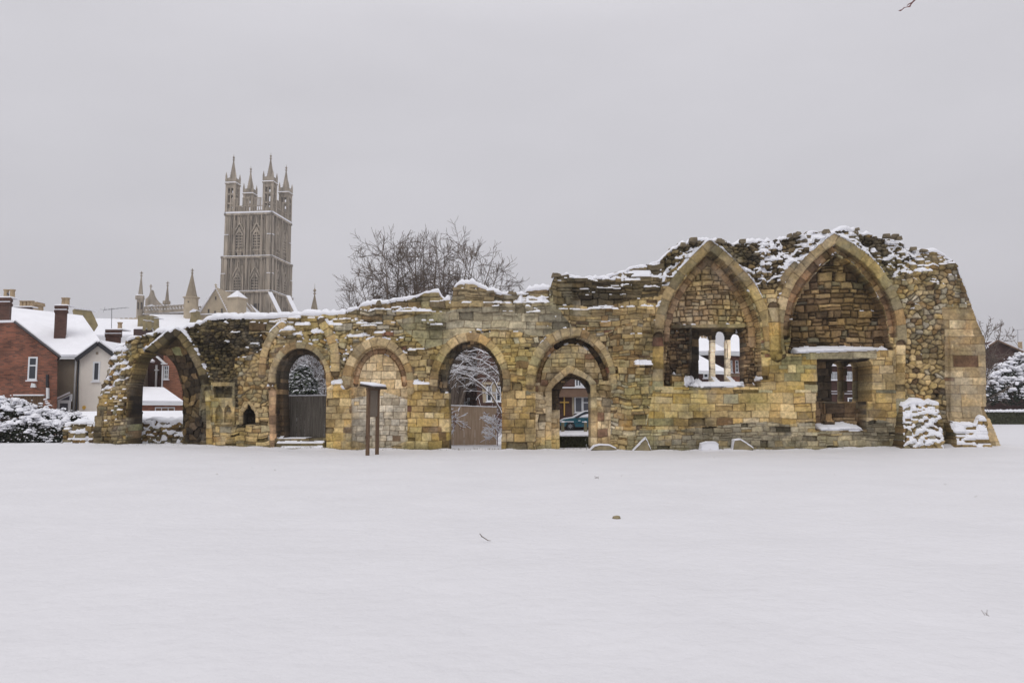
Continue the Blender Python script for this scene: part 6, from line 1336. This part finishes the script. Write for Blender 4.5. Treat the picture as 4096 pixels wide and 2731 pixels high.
bare = thing('snowy_shrub', 'dense frosted bare shrub rising behind the conifer in the second arch', 'shrub', (W(1230,1700,42).x, 42, 0)); rnd = random.Random(85); mb = MB(); sn = MB()
for i in range(15): b = W(1150+12*i, 1700, 42); b.z = .8; grow(mb, b, Vector((rnd.uniform(-.4, .4), rnd.uniform(-.4, .4), 1)), 3.0, .05, 0, rnd, 3, up=.05, wob=.2, br=(5, 7), rmin=.010, snow=sn, shrink=.6, sthk=.9)
mb.build('branches', M['bark'], bare); sn.build('branch_snow', M['snow'], bare)

# mounds of snowy evergreen bushes at the left
def snowy_bush(label, mounds, Y, seed, dens=1.0, group='snow laden bushes at the left of the ruin', s=.078, droop=True, bl=1.0):
    """mounds: (px, py, half width px, half height px, depth offset)"""
    rnd = random.Random(seed); c0 = W(mounds[0][0], 1760, Y); t = thing('snowy_bush', label, 'bush', (c0.x, Y, 0), group=group); g_ = MB(); s_ = MB(); tw = MB()
    for (x, y, hw, hh, dy) in mounds:
        Yc = Y+dy; c_ = W(x, y, Yc); rx = hw/F_PX*Yc; rz = hh/F_PX*Yc; ry = rx*.6
        leafmass(g_, c_, rx*.9, ry*.9, rz*.92, int(700*dens*(rx*rz)**.6), s*1.1, rnd, .3)
        n = int(420*dens*(rx*rz)**.75)
        for i in range(n):
            a = rnd.uniform(0, 6.283); ph = math.asin(rnd.uniform(-.55, 1)); p = c_+Vector((rx*math.cos(a)*math.cos(ph), ry*math.sin(a)*math.cos(ph), rz*math.sin(ph)))*rnd.uniform(.86, 1.08)
            k_ = (rnd.uniform(.3, 1.0)+(1.6*rnd.random()**3 if ph > 0 else .2))*bl; p = p+Vector((rnd.gauss(0,.05),rnd.gauss(0,.05),rnd.gauss(0,.06))); 
            gap = float(vn(np.array([p.x*2.6+7]), np.array([p.z*3.4+p.y]), seed)[0])
            if gap > .62-.42*max(0, math.sin(ph)): blob(s_, p, s*1.1*k_*rnd.uniform(.7, 1.5), s*1.0*k_, s*.8*k_, rnd, 6)
            if rnd.random() < .33: e_ = p+Vector((math.cos(a)*.2*rnd.random(), -.18*rnd.random(), rnd.uniform(-.12, .24))); tw.tube([c_+(p-c_)*.8, p, e_], [.009,.007,.004], 3); blob(s_, e_+Vector((0,0,.012)), s*.5, s*.5, s*.32, rnd, 5)
    g_.build('foliage', M['leaf_dark'], t); tw.build('twig_tips', M['bark'], t); s_.build('foliage_snow', M['snow'], t); return t
snowy_bush('widest snowy evergreen bush, at the left edge in front of the brick house', [(30,1690,120,85,0),(95,1730,100,60,-.5),(-60,1680,90,100,0),(40,1640,90,40,.4),(-20,1740,100,50,-.6),(-140,1700,110,90,0)], 34.0, 91)
snowy_bush('middle snowy bush, below the brown fence panel and porch', [(165,1700,80,60,.3),(200,1740,80,45,-.3),(140,1660,60,30,.8),(230,1685,70,40,.6)], 34.2, 92)
snowy_bush('small snowy bush drooping against the left low rubble wall', [(275,1730,45,45,-.2),(255,1690,50,30,.3),(300,1680,40,18,.2),(335,1735,42,42,-.1)], 34.0, 93)
snowy_bush('large snow laden shrub in front of the gabled brick house', [(4010,1530,75,70,0),(4090,1500,80,80,1),(3960,1560,55,70,-.5),(4060,1570,90,60,-.6),(4180,1510,110,90,0)], 81.0, 94, .5, group=None, s=.15, bl=1.0)
for lab_, x in (('frosted ivy tuft clinging to the left pier', 0),): pass

# dead grass tips poking through the snow, thickest along the foot of the ruin
rnd = random.Random(77); mb = MB()
for i in range(900):
    near = i > 14
    if near: x, y = rnd.uniform(-16.5, 19), 31.25-abs(rnd.gauss(0, .14))
    else: x, y = rnd.uniform(-14, 14), rnd.uniform(7, 30)
    z = gh(x, y); 
    for k in range(rnd.randint(1, 3)): a_ = Vector((x+rnd.gauss(0,.02), y, z-.01)); mb.tube([a_, a_+Vector((rnd.gauss(0,.025), rnd.gauss(0,.02), rnd.uniform(.03, .10 if near else .045)))], [.004, .0015], 3)
GM = pm('dead_grass', (.17, .14, .07), .3, 8)
tag(mb.build('grass_tips', GM), 'dead grass tips poking through the snow', 'grass', kind='stuff')

# ------------------------------------------------------------------ the winter air itself
HZ = bpy.data.materials.new('haze'); HZ.use_nodes = True; t_ = HZ.node_tree; t_.nodes.clear()
o_ = t_.nodes.new('ShaderNodeOutputMaterial'); v_ = t_.nodes.new('ShaderNodeVolumePrincipled'); v_.inputs['Color'].default_value = (.92, .93, .97, 1); v_.inputs['Density'].default_value = .0006; v_.inputs['Anisotropy'].default_value = .2
t_.links.new(v_.outputs[0], o_.inputs['Volume'])
mb = MB(); mb.box(-760, 760, -40, 960, -1.5, 75); tag(mb.build('haze', HZ), kind='stuff')
